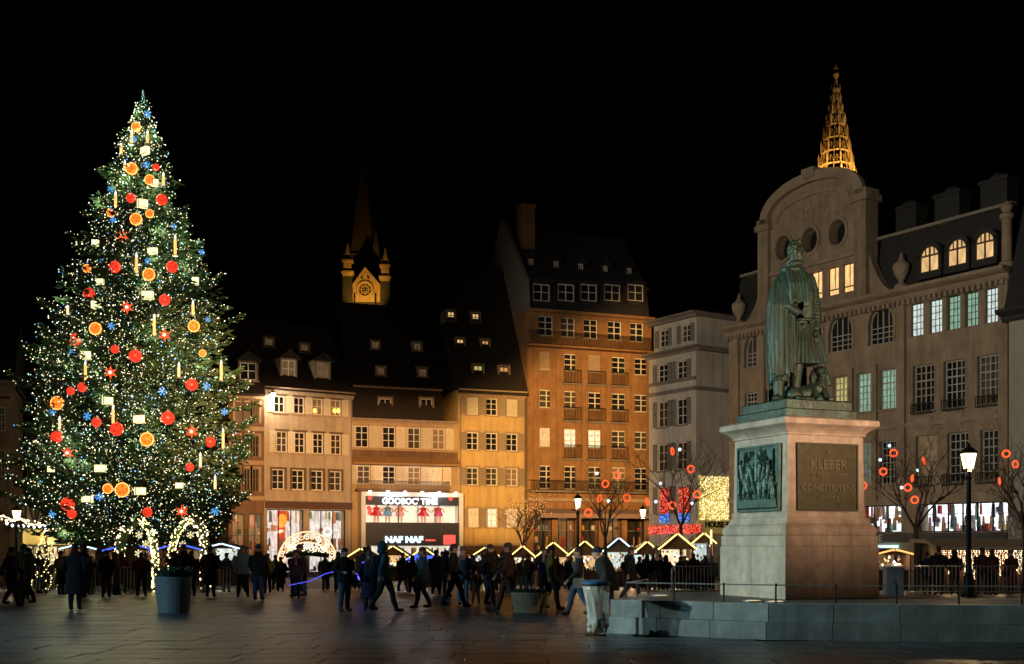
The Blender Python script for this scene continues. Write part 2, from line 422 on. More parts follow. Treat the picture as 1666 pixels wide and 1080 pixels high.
WM = {}
def window(fac, u, z, w, h, leaves=2, cols=1, rows=3, transom=None, fm=None, pm=None, depth=.14, sill=None, shut=None, shw=None,
           bar=.05, fr=.08, surround=None, arch=0.0, parent=None, opening=True, blind=None, y=0.0):
    """a window: frame mesh with muntins, one pane per leaf, optional shutters, sill, surround"""
    fm = fm or wood_w; pm = pm or random.choice((glass_d, glass_d, glass_d, glass_b)); w = round(w, 2); h = round(h, 2)
    if opening:
        fac.ops.append((u - w / 2, u + w / 2, z, z + h))
        if arch: fac.arches.append((u, z + h, w, arch))
    key = (w, h, leaves, cols, rows, transom, fm.name, bar, fr, arch)
    e = .004; x0, x1, t = -w / 2 + e, w / 2 - e, .07
    zt = h - e; body = h - arch if arch else zt
    lz = (transom * h) if transom else body
    lw = (x1 - x0 - 2 * fr) / leaves
    if key not in WM:
        mb = MB()
        def B(a, b, c, d, y0=0., y1=t): mb.box(a, b, y0, y1, c, d)
        B(x0, x0 + fr, e, body); B(x1 - fr, x1, e, body); B(x0 + fr, x1 - fr, e, e + fr)
        if not arch: B(x0 + fr, x1 - fr, zt - fr, zt)
        else:
            n = 14
            for i in range(n):
                a0, a1 = math.pi * i / n, math.pi * (i + 1) / n
                def q(a, k): return (-(x1 - k) * math.cos(a), body + (arch - e - k) * math.sin(a))
                mb.prism([q(a0, 0), q(a1, 0), q(a1, fr), q(a0, fr)], 0, t)
        if transom: B(x0 + fr, x1 - fr, lz - bar / 2, lz + bar / 2 + .03, -.01, t - .005)
        for i in range(1, leaves): B(x0 + fr + i * lw - bar * .7, x0 + fr + i * lw + bar * .7, e + fr, zt - fr, -.008, t - .01)
        for i in range(leaves):
            a = x0 + fr + i * lw
            for j in range(1, cols): B(a + lw * j / cols - bar / 2, a + lw * j / cols + bar / 2, e + fr, (lz if transom else zt) - fr * .3, .005, t - .02)
            for j in range(1, rows): zz = e + fr + (lz - e - fr) * j / rows; B(a, a + lw, zz - bar / 2, zz + bar / 2, .002, t - .024)
        if transom:
            for i in range(leaves):
                a = x0 + fr + i * lw
                for j in range(1, max(cols, 2)): B(a + lw * j / max(cols, 2) - bar / 2, a + lw * j / max(cols, 2) + bar / 2, lz + bar, zt - fr * .5, .007, t - .022)
                zz = (lz + zt) / 2
                if rows > 2: B(a, a + lw, zz - bar / 2, zz + bar / 2, .003, t - .026)
        WM[key] = mb.mesh('window', fm)
    o = link('window', WM[key], parent or fac.root, (u, y + depth, z))
    pk = ('p', key[:3], round(lz, 2), arch, pm.name)
    for i in range(leaves):
        k2 = (pk, i if arch else 0)
        if k2 not in WM:
            mb = MB()
            if arch:
                a, b = x0 + i * lw + fr * .5, x0 + (i + 1) * lw + fr * 1.5
                top = []
                for j in range(9):
                    xx = a + (b - a) * j / 8; top.append((xx, body + (arch - .03) * math.sqrt(max(0, 1 - (xx / (x1 + .01)) ** 2))))
                mb.prism(([(a, e)] + [(b, e)] + top[::-1]), .04, .052)
                WM[k2] = mb.mesh('pane', pm)
            else:
                mb.box(-lw / 2 - .004, lw / 2 + .004, .04, .052, e + fr * .4, zt - fr * .4); WM[k2] = mb.mesh('pane', pm)
        link('pane', WM[k2], o, (0, 0, 0) if arch else (x0 + fr + (i + .5) * lw, 0, 0))
    if sill:
        k = ('s', w, sill.name)
        if k not in WM: mb = MB(); mb.box(-w / 2 - .1, w / 2 + .1, -.12, .16, -.1, -.003); WM[k] = mb.mesh('sill', sill)
        link('sill', WM[k], o, (0, -depth, 0))
    if surround:
        k = ('su', w, h, surround.name, arch)
        if k not in WM:
            mb = MB(); s = .16
            mb.box(-w / 2 - s, -w / 2, -.05, .02, -.003, h - arch); mb.box(w / 2, w / 2 + s, -.05, .02, -.003, h - arch)
            if arch:
                for i in range(14):
                    a0, a1 = math.pi * i / 14, math.pi * (i + 1) / 14
                    def q(a, kk): return (-(w / 2 + kk) * math.cos(a), h - arch + (arch + kk) * math.sin(a))
                    mb.prism([q(a0, s), q(a1, s), q(a1, 0), q(a0, 0)], -.05, .02)
            else: mb.box(-w / 2 - s, w / 2 + s, -.055, .018, h, h + s)
            WM[k] = mb.mesh('surround', surround)
        link('surround', WM[k], o, (0, -depth, 0))
    if shut:
        sw = shw or w * .5; k = ('sh', round(sw, 2), h, shut.name)
        if k not in WM:
            mb = MB(); a = sw / 2 - .02; f = .06
            mb.box(-a, -a + f, -.05, -.01, 0, h); mb.box(a - f, a, -.05, -.01, 0, h)
            for c in (0, h * .5 - f / 2, h - f): mb.box(-a + f, a - f, -.05, -.01, c, c + f)
            n = max(6, int(h / .14))
            for i in range(n):
                zz = f + (h - 2 * f) * i / n; d = (h - 2 * f) / n
                mb.prism([(-.045, zz + d * .25), (-.012, zz + d * .95), (-.012, zz + d * 1.1), (-.045, zz + d * .45)], -a + f, a - f, 'x')
            WM[k] = mb.mesh('shutter', shut)
        for sx in (-1, 1): link('shutter', WM[k], o, (sx * (w / 2 + sw / 2 + .01), -depth - .02 - random.uniform(0, .03), 0), (0, 0, 0))
    if blind:
        k = ('bl', w, h, blind.name)
        if k not in WM:
            mb = MB(); n = 12
            for i in range(n): mb.box(-w / 2 + .03, w / 2 - .03, -.03 - .012 * (i % 2), -.008, h * .05 + h * .93 * i / n, h * .05 + h * .93 * (i + .94) / n)
            WM[k] = mb.mesh('blind', blind)
        link('blind', WM[k], o)
    return o

def railing(fac, u0, u1, z0, z1, out=.35, m=None, slab=None, step=.12, name='railing', ends=True):
    m = m or iron; mb = MB(); r = .016
    mb.box(u0, u1, -out - .03, -out + .02, z1 - .05, z1); mb.box(u0, u1, -out - .02, -out + .01, z0 + .05, z0 + .09)
    n = max(2, int((u1 - u0) / step))
    for i in range(n + 1):
        x = u0 + (u1 - u0) * i / n; mb.box(x - r, x + r, -out - .02, -out + .012, z0 + .09, z1 - .05)
    if ends:
        for x in (u0, u1): mb.box(x - .02, x + .02, -out, -.005, z1 - .045, z1 - .005); mb.box(x - .02, x + .02, -out, -.005, z0 + .05, z0 + .085)
    o = mb.build(name, m, fac.root)
    if slab:
        mb = MB(); mb.box(u0 - .08, u1 + .08, -out - .08, -.004, z0 - .14, z0); mb.build('balcony_slab', slab, o)
    return o
def gable_roof(fac, u0, u1, D, H, rise, m, over=.45, name='roof', ridge=.5, th=.18):
    mb = MB(); s = rise / (D * ridge)
    mb.prism([(-over, H - over * s * .4), (-over, H - over * s * .4 + th), (D * ridge, H + rise + th), (D + over, H - .2 + th), (D + over, H - .2), (D * ridge, H + rise), (0, H)], u0, u1, 'x')
    # gable ends
    for uu in (u0 + .06, u1 - .18):
        mb.prism([(0.02, H - .01), (D * ridge, H + rise - .02), (D - .02, H - .01)], uu, uu + .12, 'x')
    return mb.build(name, m, fac.root)
def dormer(fac, roof, u, d, zb, w, h, pm=None, wm=None, kind='gable', fm=None, rm=None):
    wm = wm or tan; rm = rm or roof_m
    e = link('dormer', None, fac.root, (0, 0, 0)) if False else None
    mb = MB(); D = h / 1.0 + .6
    mb.box(u - w / 2, u - w / 2 + .14, d, d + D, zb, zb + h); mb.box(u + w / 2 - .14, u + w / 2, d, d + D, zb, zb + h)
    mb.box(u - w / 2 + .14, u + w / 2 - .14, d, d + D, zb + h - .12, zb + h); mb.box(u - w / 2 + .14, u + w / 2 - .14, d, d + D, zb - .3, zb + .1)
    mb.box(u - w / 2 - .08, u + w / 2 + .08, d - .1, d - .004, zb - .02, zb + .07)
    o = mb.build('dormer', wm, fac.root)
    mb = MB()
    if kind == 'gable':
        g = w * .42
        for sx in (-1, 1):
            p = [(u, zb + h + g), (u + sx * (w / 2 + .22), zb + h - .08), (u + sx * (w / 2 + .22), zb + h + .02), (u, zb + h + g + .12)]
            mb.prism(p if sx > 0 else p[::-1], d - .3, d + D)
        mb.prism([(u - w / 2, zb + h), (u + w / 2, zb + h), (u, zb + h + g)], d + .02, d + .2)
    else:
        mb.prism([(d - .25, zb + h), (d - .25, zb + h + .1), (d + D + .6, zb + h + .5), (d + D + .6, zb + h)], u - w / 2 - .12, u + w / 2 + .12, 'x')
    mb.build('dormer_roof', rm, o)
    window(fac, u, zb + .1, w - .3, h - .24, 2, 1, 2, pm=pm, fm=fm, depth=.08, opening=False, parent=o, y=d)
    return o
def skylight(fac, px, py, d, w, h, pm, tilt):
    u, z = fac.uz(px, py, d); mb = MB(); t = .07
    mb.box(-w / 2, w / 2, -.12, -.02, 0, t); mb.box(-w / 2, w / 2, -.12, -.02, h - t, h)
    mb.box(-w / 2, -w / 2 + t, -.12, -.02, t, h - t); mb.box(w / 2 - t, w / 2, -.12, -.02, t, h - t)
    o = mb.build('skylight', greyp, fac.root, (u, d, z - h / 2), (tilt, 0, 0))
    mb = MB(); mb.box(-w / 2 + t, w / 2 - t, -.08, -.04, t, h - t); mb.build('pane', pm, o)

def goods(fac, parent, u0, u1, z0, z1, d, seed, n=40, kinds=('box', 'hang')):
    """shop goods on shelves and rails behind the glass"""
    rr = random.Random(seed)
    pal = [mat('goods_%d' % i, c, .6) for i, c in enumerate([(.6, .05, .05), (.15, .2, .4), (.8, .75, .65), (.08, .08, .08), (.7, .4, .1), (.2, .5, .45), (.7, .7, .75), (.7, .4, .45)])]
    mb = MB()
    for i in range(n):
        mb.mi = rr.randrange(len(pal)); u = rr.uniform(u0 + .15, u1 - .15); y = rr.uniform(d * .35, d * .85)
        if rr.random() < .5:
            w = rr.uniform(.12, .28); h = rr.uniform(.5, 1.0); zt = z0 + (z1 - z0) * rr.choice((.55, .98)); h = min(h, zt - z0 - .05)
            mb.loft([[(u - w * .55, y - .03, zt - h), (u + w * .55, y - .03, zt - h), (u + w * .55, y + .04, zt - h), (u - w * .55, y + .04, zt - h)],
                     [(u - w * .4, y - .02, zt - .08), (u + w * .4, y - .02, zt - .08), (u + w * .4, y + .03, zt - .08), (u - w * .4, y + .03, zt - .08)],
                     [(u - .03, y - .01, zt), (u + .03, y - .01, zt), (u + .03, y + .01, zt), (u - .03, y + .01, zt)]])
        else:
            w = rr.uniform(.1, .3); h = rr.uniform(.12, .5); zz = z0 + (z1 - z0) * rr.choice((.02, .02, .35, .66)); h = min(h, z1 - zz - .02)
            mb.box(u - w / 2, u + w / 2, y - .1, y + .1, zz, zz + h)
    for k in (.34, .65): mb.mi = 6; mb.box(u0 + .05, u1 - .05, d * .3, d * .9, z0 + (z1 - z0) * k - .03, z0 + (z1 - z0) * k - .004)
    tag(mb.build('display_goods', pal, parent), kind='stuff')
def shop_window(fac, u0, u1, z0, z1, nm, lm, d=.9, seed=0, frame=None, n=40, gd=True):
    fac.ops.append((u0, u1, z0, z1, d))
    mb = MB(); f = .07
    mb.box(u0 + .003, u1 - .003, .1, .17, z0 + .003, z0 + f); mb.box(u0 + .003, u1 - .003, .1, .17, z1 - f, z1 - .003)
    for i in range(nm + 1):
        x = u0 + .003 + (u1 - u0 - .006 - f) * i / nm; mb.box(x, x + f, .1, .17, z0 + f, z1 - f)
    o = mb.build('shop_window', frame or iron, fac.root)
    for i in range(nm):
        a = u0 + .003 + (u1 - u0 - .006 - f) * i / nm + f; b = u0 + .003 + (u1 - u0 - .006 - f) * (i + 1) / nm
        p = MB(); p.box(a, b, .13, .138, z0 + f, z1 - f); p.build('pane', clearg, o)
    mb = MB(); mb.box(u0 - .1, u1 + .1, d + .003, d + .05, z0 - .1, z1 + .1); mb.build('lit_interior', lm, o)
    if gd: goods(fac, o, u0, u1, z0, z1, d, seed, n)
    return o
def winrow(fac, pxs, pt, pb, wpx, z_at=None, **kw):
    zt = fac.z(z_at or pxs[0], pt); zb_ = fac.z(z_at or pxs[0], pb); out = []
    lits = kw.pop('lits', {}); w = fac.span(sum(pxs) / len(pxs), wpx)
    for i, px in enumerate(pxs):
        k = dict(kw)
        if i in lits: k.update(lits[i])
        out.append(window(fac, fac.u(px), zb_, w, zt - zb_, **k))
    return out
def downpipe(fac, u, z0, z1, m=None):
    mb = MB(); mb.tube([(u, -.1, z0), (u, -.1, z1)], .05, 6); mb.build('downpipe', m or greyp, fac.root)
# ================================================================ buildings
# ---- cream corner house
C = Fac('cream_house', 'cream plastered old house with four dormers and a bright wall lamp, beside the tree', 430, 92, 33)
Wc = C.u(573); Hc = C.z(433, 630)
winrow(C, [455, 487, 517, 547], 646, 673, 17, z_at=487, shut=shutter_m, shw=.60, sill=trimst, surround=wood_b, rows=2,
       lits={2: dict(pm=lit_dim), 3: dict(pm=lit_dim)})
winrow(C, [459, 488, 518, 547], 703, 737, 17, z_at=488, shut=shutter_m, shw=.62, sill=trimst, surround=wood_b, lits={0: dict(pm=glass_b)})
winrow(C, [453, 485, 516, 546], 764, 797, 20, z_at=485, surround=wood_b, sill=trimst)
zs0, zs1 = 0.35, C.z(433, 828)
o = shop_window(C, C.u(434), C.u(494), zs0, zs1, 3, lit('lit_shop_soft', (1, .95, .88), .75, .5, 2.0), seed=3, n=40)
mb = MB(); mb.box(C.u(455), C.u(468), .5, .55, zs0 + .4, zs1 - .1); mb.build('red_banner', glow('banner_red', (1, .10, .03), .5), o)
mb = MB(); mb.ell((C.u(462), .42, zs1 - .9), (.42, .1, .55), 12, 8); mb.build('orange_lantern', glow('lantern_orange', (1, .35, .05), 1.2), o)
shop_window(C, C.u(503), C.u(562), zs0, zs1, 3, MATS['lit_shop_soft'], seed=5, n=46)
zf0, zf1 = C.z(433, 827), C.z(433, 815)
C.wall(Wc, Hc, 11, cream)
C.band('shop_fascia', mat('dark_fascia', (.09, .045, .03), .6), 0.05, Wc - .05, zf0 + .02, zf1, .16)
C.band('cornice', cream, -.1, Wc + .1, Hc - .45, Hc + .05, .45, CORN)
C.band('string_course', cream, 0, Wc, zf1 + .02, zf1 + .2, .12)
rC = gable_roof(C, -.2, Wc + .2, 11, Hc, 6.2, roof_m)
sl = 6.2 / 5.5
for px, py in ((470, 618), (525, 622)):
    d = C.hit(px, py, Hc + .18, 0, sl); u, z = C.uz(px, py, d); dormer(C, rC, u, d, z, 1.45, 1.75, pm=lit_dim, wm=tan)
for px, py in ((438, 566), (496, 575)):
    d = C.hit(px, py, Hc + .18, 0, sl); u, z = C.uz(px, py, d); dormer(C, rC, u, d, z, .95, .9, pm=lit_dim, wm=tan, kind='shed')
for dx, px in ((0, 513), (1, 545), (1, 551)):      # lamps standing in the lit windows
    u, z = C.uz(px, 668); mb = MB(); mb.ell((u, .1, z), (.16, .04, .2), 8, 6); mb.build('window_lamp', lit('window_lamp', (1, .52, .1), 3.0, .2), C.root)
downpipe(C, Wc - .12, 0, Hc - .4)
mb = MB(); mb.box(-.03, .03, -.5, -.003, 0, .06); mb.tube([(0, -.5, .03), (0, -.75, .16), (0, -.9, .1)], .025, 6)
u, z = C.uz(437, 640)
wl_ = tag(empty('wall_lamp', C.world(u, 0, z), C.a), 'brilliant white street lamp on the corner of the cream house', 'lamp')
mb.build('bracket', iron, wl_)
mb = MB(); mb.lathe([(.05, .1), (.24, .0), (.2, -.1), (.06, -.12)], 10, (0, -.95)); mb.build('hood', iron, wl_)
mb = MB(); mb.ell((0, -.95, -.16), (.2, .2, .16), 10, 6); mb.build('glass', g_wall, wl_)
point('wall_lamp_light', wl_, (0, -1.25, -.3), 420, (1, .80, .55), .15)

# ---- brown neighbour, left of the cream house
Bn = Fac('brown_house', 'narrow brown old house squeezed between the tree and the cream house', 372, 90.5, 20)
Wb = Bn.u(429.5); Hb = Bn.z(400, 640)
for pt, pb, pm in ((655, 688, glass_b), (708, 743, glass_d), (762, 800, glass_d)):
    winrow(Bn, [388, 402, 416], pt, pb, 11, z_at=402, leaves=2, rows=2, fm=wood_b, pm=pm, surround=trimst)
shop_window(Bn, Bn.u(377), Bn.u(398), .3, Bn.z(400, 835), 2, lit_dim, seed=11, n=20)
shop_window(Bn, Bn.u(404), Bn.u(426), .3, Bn.z(400, 835), 2, lit_dim, seed=12, n=20)
Bn.wall(Wb, Hb, 11, brownp)
for py in (697, 752, 810): Bn.band('string_course', trimst, 0, Wb, Bn.z(400, py + 4), Bn.z(400, py - 3), .14)
Bn.band('cornice', trimst, -.05, Wb + .02, Hb - .4, Hb, .4, CORN)
rB = gable_roof(Bn, -.1, Wb + .05, 11, Hb, 6.0, roof_m)
u, z = Bn.uz(404, 620, .5); dormer(Bn, rB, u, .5, z, 1.6, 1.6, wm=brownp)

# ---- half-timbered houses behind the tree
def timber_house(name, label, px0, px1, Y, ang, eave, shop):
    T = Fac(name, label, px0, Y, ang); W = T.u(px1); H = T.z((px0 + px1) / 2, eave); g = 4.2
    n = max(3, int(W / 2.2)); fl = (H - g) / 3
    for r_ in range(3):
        for i in range(n):
            window(T, W * (i + .5) / n, g + fl * r_ + .9, 1.0, fl - 1.5, 2, 1, 2, pm=(lit_dim if (i + r_) % 3 == 0 else glass_d), fm=wood_b)
    if shop:
        shop_window(T, .6, W * .45, .3, 2.5, 4, lit('lit_shop_yellow', (1, .80, .42), .9, .5, 2), seed=21, n=40); shop_window(T, W * .5, W - .5, .3, 2.5, 4, lit_dim, seed=22, n=30)
    else: shop_window(T, .6, W - .6, .3, 2.6, 5, lit_w, seed=23, n=40)
    T.wall(W, H, 11, mat('limewash', (.5, .43, .34), .9, var=.25, vscale=.7))
    def beam(u0, z0, u1, z1, w=.16):
        m_ = MB(); a = math.atan2(z1 - z0, u1 - u0); L = math.hypot(u1 - u0, z1 - z0)
        m_.box(0, L, -.06, -.004, -w / 2, w / 2); o = m_.build('timber', darkwood, T.root, (u0, -random.uniform(0, .012), z0), (0, -a, 0))
    for r_ in range(4): beam(0, g + fl * r_, W, g + fl * r_, .24)
    for r_ in range(3):
        zb_, zt_ = g + fl * r_ + .12, g + fl * (r_ + 1) - .12
        for i in range(n):
            x0, x1 = W * i / n, W * (i + 1) / n; c = (x0 + x1) / 2
            beam(x0 + .1, zb_, x0 + .1, zt_); beam(c - .6, zb_, c - .6, zt_, .12); beam(c + .6, zb_, c + .6, zt_, .12)
            beam(x0 + .15, zb_, c - .65, zt_, .12); beam(c + .65, zt_, x1 - .02, zb_, .12); beam(c - .6, zb_ + .75, c + .6, zb_ + .75, .12)
    if shop: T.band('shop_fascia', mat('yellow_fascia', (.75, .6, .25), .6), .1, W - .1, 2.6, 4.0, .25)
    else: T.band('shop_fascia', mat('grey_fascia', (.2, .18, .15), .6), .1, W - .1, 2.75, 3.9, .2)
    gable_roof(T, -.2, W + .2, 11, H, 7, roof_m)
    return T
T1 = timber_house('half_timbered_house', 'half-timbered house with a yellow lit shopfront behind the left side of the tree', 6, 205, 104, 4, 690, True)
T2 = timber_house('half_timbered_house', 'half-timbered house directly behind the middle of the Christmas tree', 206, 371, 100, 2, 668, False)
for i, px in enumerate((18, 74, 118)):
    u, z = T1.uz(px, 866, -.9); o = tag(empty('hanging_lantern', T1.world(u, -.9, z), T1.a), 'lit lantern on the yellow shopfront, %s of three' % ('leftmost', 'middle', 'rightmost')[i], 'lamp', 'lanterns on the yellow shopfront')
    mb = MB(); mb.tube([(0, .9, .5), (0, 0, .55), (0, 0, .3)], .03, 6); mb.lathe([(.28, .2), (.2, .3), (.05, .34)], 8); mb.build('bracket', iron, o)
    mb = MB(); mb.lathe([(.1, -.25), (.24, .198), (.05, .199)], 8); mb.build('glass', g_lamp, o); point('lantern_light', o, (0, -.3, -.5), 90, (1, .78, .40), .15)
# ---- left edge building
L = Fac('edge_building', 'beige stone building cut off by the left edge of the photo', -60, 78, 18)
Wl = L.u(16); Hl = L.z(8, 622)
for pt, pb in ((660, 700), (730, 775)): winrow(L, [-40, -18, 2], pt, pb, 13, surround=trimst, sill=trimst)
shop_window(L, .6, Wl - .8, .3, 3.2, 3, lit_dim, seed=31)
L.wall(Wl, Hl, 10, tan)
L.band('cornice', sandst, -.1, Wl + .35, Hl - .5, Hl + .1, .6, CORN); L.band('string_course', darkwood, 0, Wl, Hl - 1.1, Hl - .95, .08)
L.band('string_course', sandst, 0, Wl + .1, 3.6, 4.0, .3); gable_roof(L, -.2, Wl + .3, 10, Hl + .1, 5, slate_m)

# ---- fashion shop house
Dh = Fac('shop_house', 'brown mansard-roofed house above the two-storey lit fashion shop', 573, 97.5, 21)
Wd = Dh.u(744); Hd = Dh.z(576, 680); Hm = Dh.z(576, 628)
zA = dict(z_at=634)
winrow(Dh, [589, 633, 674, 714], 694, 729, 21, z_at=633, shut=shutter_m, shw=.75, sill=trimst, surround=trimst,
       lits={2: dict(pm=glass_b), 3: dict(pm=lit_dim)})
winrow(Dh, [592, 633, 674, 710], 758, 788, 21, z_at=633, shut=shutter_m, shw=.75, lits={2: dict(pm=lit_dim), 3: dict(pm=lit_w), 0: dict(pm=glass_b)})
Dh.wall(Wd, Hd, 11, mat('straw_plaster', (.52, .37, .2), .85, var=.35, vscale=.6))
Dh.band('wood_band', brownp, .02, Wd - .02, Dh.z(600, 748), Dh.z(600, 732), .1)
mb = MB(); za, zb2 = Dh.z(600, 756), Dh.z(600, 744)
mb.prism([(-.004, za + .1), (-.8, za), (-.8, za + .15), (-.004, zb2 + .1)], -.1, Wd + .1, 'x'); mb.build('canopy_roof', mat('ochre_tiles', (.38, .22, .09), .8, var=.3, vscale=4), Dh.root)
Dh.band('gutter', trimst, -.1, Wd + .1, Hd - .3, Hd, .4, CORN)
railing(Dh, .3, Wd - .9, Dh.z(600, 797), Dh.z(600, 782), .6, slab=brownp, m=wood_b)
mb = MB(); mb.prism([(0, Hd), (1.2, Hm), (1.2, Hm + .25), (.85, Hm + .25), (-.15, Hd + .02)][::-1], 0, Wd - 1.2, 'x'); mb.prism([(1.2, Hd), (1.2, Hm), (9, Hm), (9, Hd)], 0, Wd - 1.2, 'x'); mb.build('mansard', roof_m, Dh.root)
Dh2 = Dh.band('roof_gutter', trimst, 0, Wd - 1.1, Hm + .03, Hm + .2, -.7, back=.9)
mb = MB(); mb.prism([(1.0, Hm + .2), (1.0, Hm + .36), (6, Hm + 8.2), (11, Hm), (11, Hm - .2), (6, Hm + 8)], -.1, Wd, 'x'); rD = mb.build('roof', roof_m, Dh.root)
for px in (627, 694): u, z = Dh.uz(px, 674, .25); dormer(Dh, None, u, .25, z, 1.35, 1.5, wm=tan, kind='shed', pm=glass_d)
for px, py, d in ((620, 612, 2.0), (688, 614, 2.0), (611, 569, 4), (679, 572, 4)):
    d = Dh.hit(px, py, Hm + .36, 1.0, 1.57); u, z = Dh.uz(px, py, d); dormer(Dh, None, u, d, z, 1.0, .9, wm=tan, kind='shed', pm=lit_dim)
# two-storey shop front box
u0, u1 = Dh.u(588, -1.4), Dh.u(754, -1.4); zt = Dh.z(670, 801, -1.4)
Sd = Dh
mb = MB(); Yb = -1.4
shop = tag(empty('fashion_shop', Dh.world(u0, Yb, 0), Dh.a), 'white framed two-storey fashion shop front with lit display windows', 'shop front')
Ws = u1 - u0
def szt(py): return Dh.z(670, py, Yb)
for a, b, c, d in ((0, .35, 0, zt), (Ws - .35, Ws, 0, zt), (.35, Ws - .35, zt - .35, zt)): mb.box(a, b, 0, 1.39, c, d)
mb.build('portal_frame', mat('shop_white', (.7, .7, .7), .4), shop)
mb = MB(); mb.box(.36, Ws - .36, 1.25, 1.38, 0, zt - .36); mb.build('lit_interior', mat('shop_back', (.6, .55, .45), .6, emit=(1, .93, .78), strength=.75, evar=.35, vscale=.8), shop)
z_sg0, z_sg1 = szt(822), szt(806); z_w0 = szt(850); z_n0, z_n1 = szt(886), szt(868)
mb = MB(); mb.box(.36, Ws - .36, .12, .3, z_sg0, zt - .36); mb.build('sign_board', mat('shop_dark', (.03, .035, .045), .4), shop)
mb = MB(); mb.box(.36, Ws - .36, .1, .45, z_n1 - .1, z_w0); mb.box(.36, Ws - .36, .05, .3, z_n0 - .1, z_n1 - .101); mb.build('dark_band', MATS['shop_dark'], shop)
mb = MB(); f = .05
for x in (.36, Ws * .36, Ws * .55, Ws * .72, Ws - .36 - f): mb.box(x, x + f, .18, .24, z_w0, z_sg0)
mb.build('mullions', iron, shop)
mb = MB(); mb.box(.36, Ws - .36, .2, .205, z_w0, z_sg0); mb.build('pane', clearg, shop)
mb = MB(); mb.box(.36, Ws - .36, .2, .205, .02, z_n0 - .1); mb.build('pane', clearg, shop)
wh = glow('sign_white', (.85, .95, 1), 2.2); wh2 = glow('sign_ice', (.60, .88, 1), 3.0)
link('sign_letters', text_mesh("GOOBOC' TIME", 1.08, .04, wh, bold=.03), shop, (Ws * .47, .06, z_sg0 + .1), (R(90), 0, 0), (.63, .66, 1))
link('sign_letters', text_mesh('NAF NAF', 1.0, .05, wh2, bold=.03), shop, (Ws * .41, -.02, z_n0 + .18), (R(90), 0, 0), (.80, .74, 1))
mb = MB(); mb.box(Ws * .62, Ws * .72, .0, .045, z_n0 + .3, z_n0 + .45); mb.box(Ws * .80, Ws * .92, .0, .045, z_n0, z_n1 - .1); mb.build('red_sign', glow('sign_red', (1, .12, .10), .9), shop)
for i in range(6):
    x = Ws * (.08 + .168 * i); mb = MB(); mb.lathe([(.05, .1), (.16, .0), (.14, -.03)], 10, (x, -.12)); mb.box(x - .02, x + .02, -.12, .05, .1, .14)
    s = mb.build('spotlight', steel, shop, (0, 0, zt + .1)); mb = MB(); mb.ell((x, -.12, -.04), (.13, .13, .05), 8, 4); mb.build('bulb', glow('spot_bulb', (.95, .97, 1), 14, 'NONE'), s)
point('shop_light', shop, (Ws * .3, -.6, zt - .2), 120, (.9, .95, 1), .3); point('shop_light', shop, (Ws * .72, -.6, zt - .2), 120, (.9, .95, 1), .3)
# flat round ornaments on the sign board and goods inside
mb = MB()
for x, z in ((.75, z_sg1 - .25), (.65, szt(827)), (.72, szt(834)), (Ws - 1.1, z_sg1 - .2)): mb.ell((x, .1, z), (.2, .04, .2), 10, 6)
mb.build('round_ornament', glow('orn_red', (1, .1, .08), .7), shop)
goods(Dh, shop, .6, Ws - .6, z_w0 - 1.2, z_w0, 1.1, 8, 10)
goods(Dh, shop, .6, Ws - .6, .2, z_n0 - .2, 1.1, 9, 60)
dress = glow('dress_red', (1, .03, .03), .35); pale = mat('mannequin_pale', (.75, .6, .5), .5)  # red dress cloth is given a glow of its own to look lit
cols_d = [dress, mat('dress_blue', (.12, .3, .5), .7), mat('dress_pink', (.8, .4, .4), .7), dress, mat('dress_magenta', (.6, .05, .2), .7)]
mlab = ['mannequin in a flared red dress nearest the left frame of the shop window', 'mannequin in pale blue beside the red-dressed one in the shop window', 'mannequin in pink at the middle of the shop window',
        'mannequin in a wide red skirt right of the middle of the shop window', 'mannequin in magenta near the right mullion of the shop window']
for i, (fx, k) in enumerate(((.16, 0), (.27, 1), (.39, 2), (.62, 3), (.77, 4))):
    m = tag(empty('mannequin', Dh.world(u0 + Ws * fx, Yb + .62, z_w0 + .012), Dh.a), mlab[i], 'mannequin', 'mannequins in the shop window')
    s = 1.02 * (z_sg0 - z_w0) / 1.72; m.scale = (1.7, 1.2, 1.1)
    mb = MB(); mb.lathe([(.07, 1.38 * s), (.17, 1.3 * s), (.14, 1.05 * s), (.2, .9 * s), (.34 if k in (0, 3) else .24, .6 * s)], 12); mb.build('dress', cols_d[i], m)
    mb = MB()
    for sx in (-1, 1): mb.tube([(sx * .08, 0, 0), (sx * .08, 0, .35 * s), (sx * .07, 0, .7 * s)], [.035, .05, .06], 6); mb.tube([(sx * .17, 0, 1.3 * s), (sx * .3, -.05, 1.0 * s), (sx * .42, -.1, .95 * s)], [.045, .04, .03], 6)
    mb.tube([(0, 0, 1.36 * s), (0, 0, 1.45 * s)], .045, 6); mb.ell((0, 0, 1.57 * s), (.085, .1, .13), 8, 6); mb.build('body', pale, m)

# ---- ochre house
E = Fac('ochre_house', 'ochre plastered narrow house with three windows per floor and a steep dormered roof', 746, 100.5, 21)
We = E.u(855); He = E.z(748, 633)
ek = dict(shut=shutter_d, shw=.7, sill=trimst, surround=trimst)
winrow(E, [769, 800, 833], 648, 676, 19, z_at=800, lits={0: dict(blind=shutter_m), 2: dict(blind=shutter_m)}, **ek)
winrow(E, [769, 800, 833], 704, 733, 19, z_at=800, pm=glass_d, **ek)
winrow(E, [769, 800, 833], 761, 790, 19, z_at=800, lits={1: dict(pm=glass_b), 2: dict(pm=lit_dim)}, **ek)
winrow(E, [771, 800, 833], 827, 858, 19, z_at=800, lits={0: dict(pm=lit_w), 1: dict(pm=lit_y), 2: dict(pm=lit_w)}, **ek)
shop_window(E, .8, We * .48, .25, 1.6, 2, lit_sh, seed=41, n=20); shop_window(E, We * .54, We - .7, .25, 1.6, 2, lit_sh, seed=42, n=20)
E.wall(We, He, 11, yellowp)
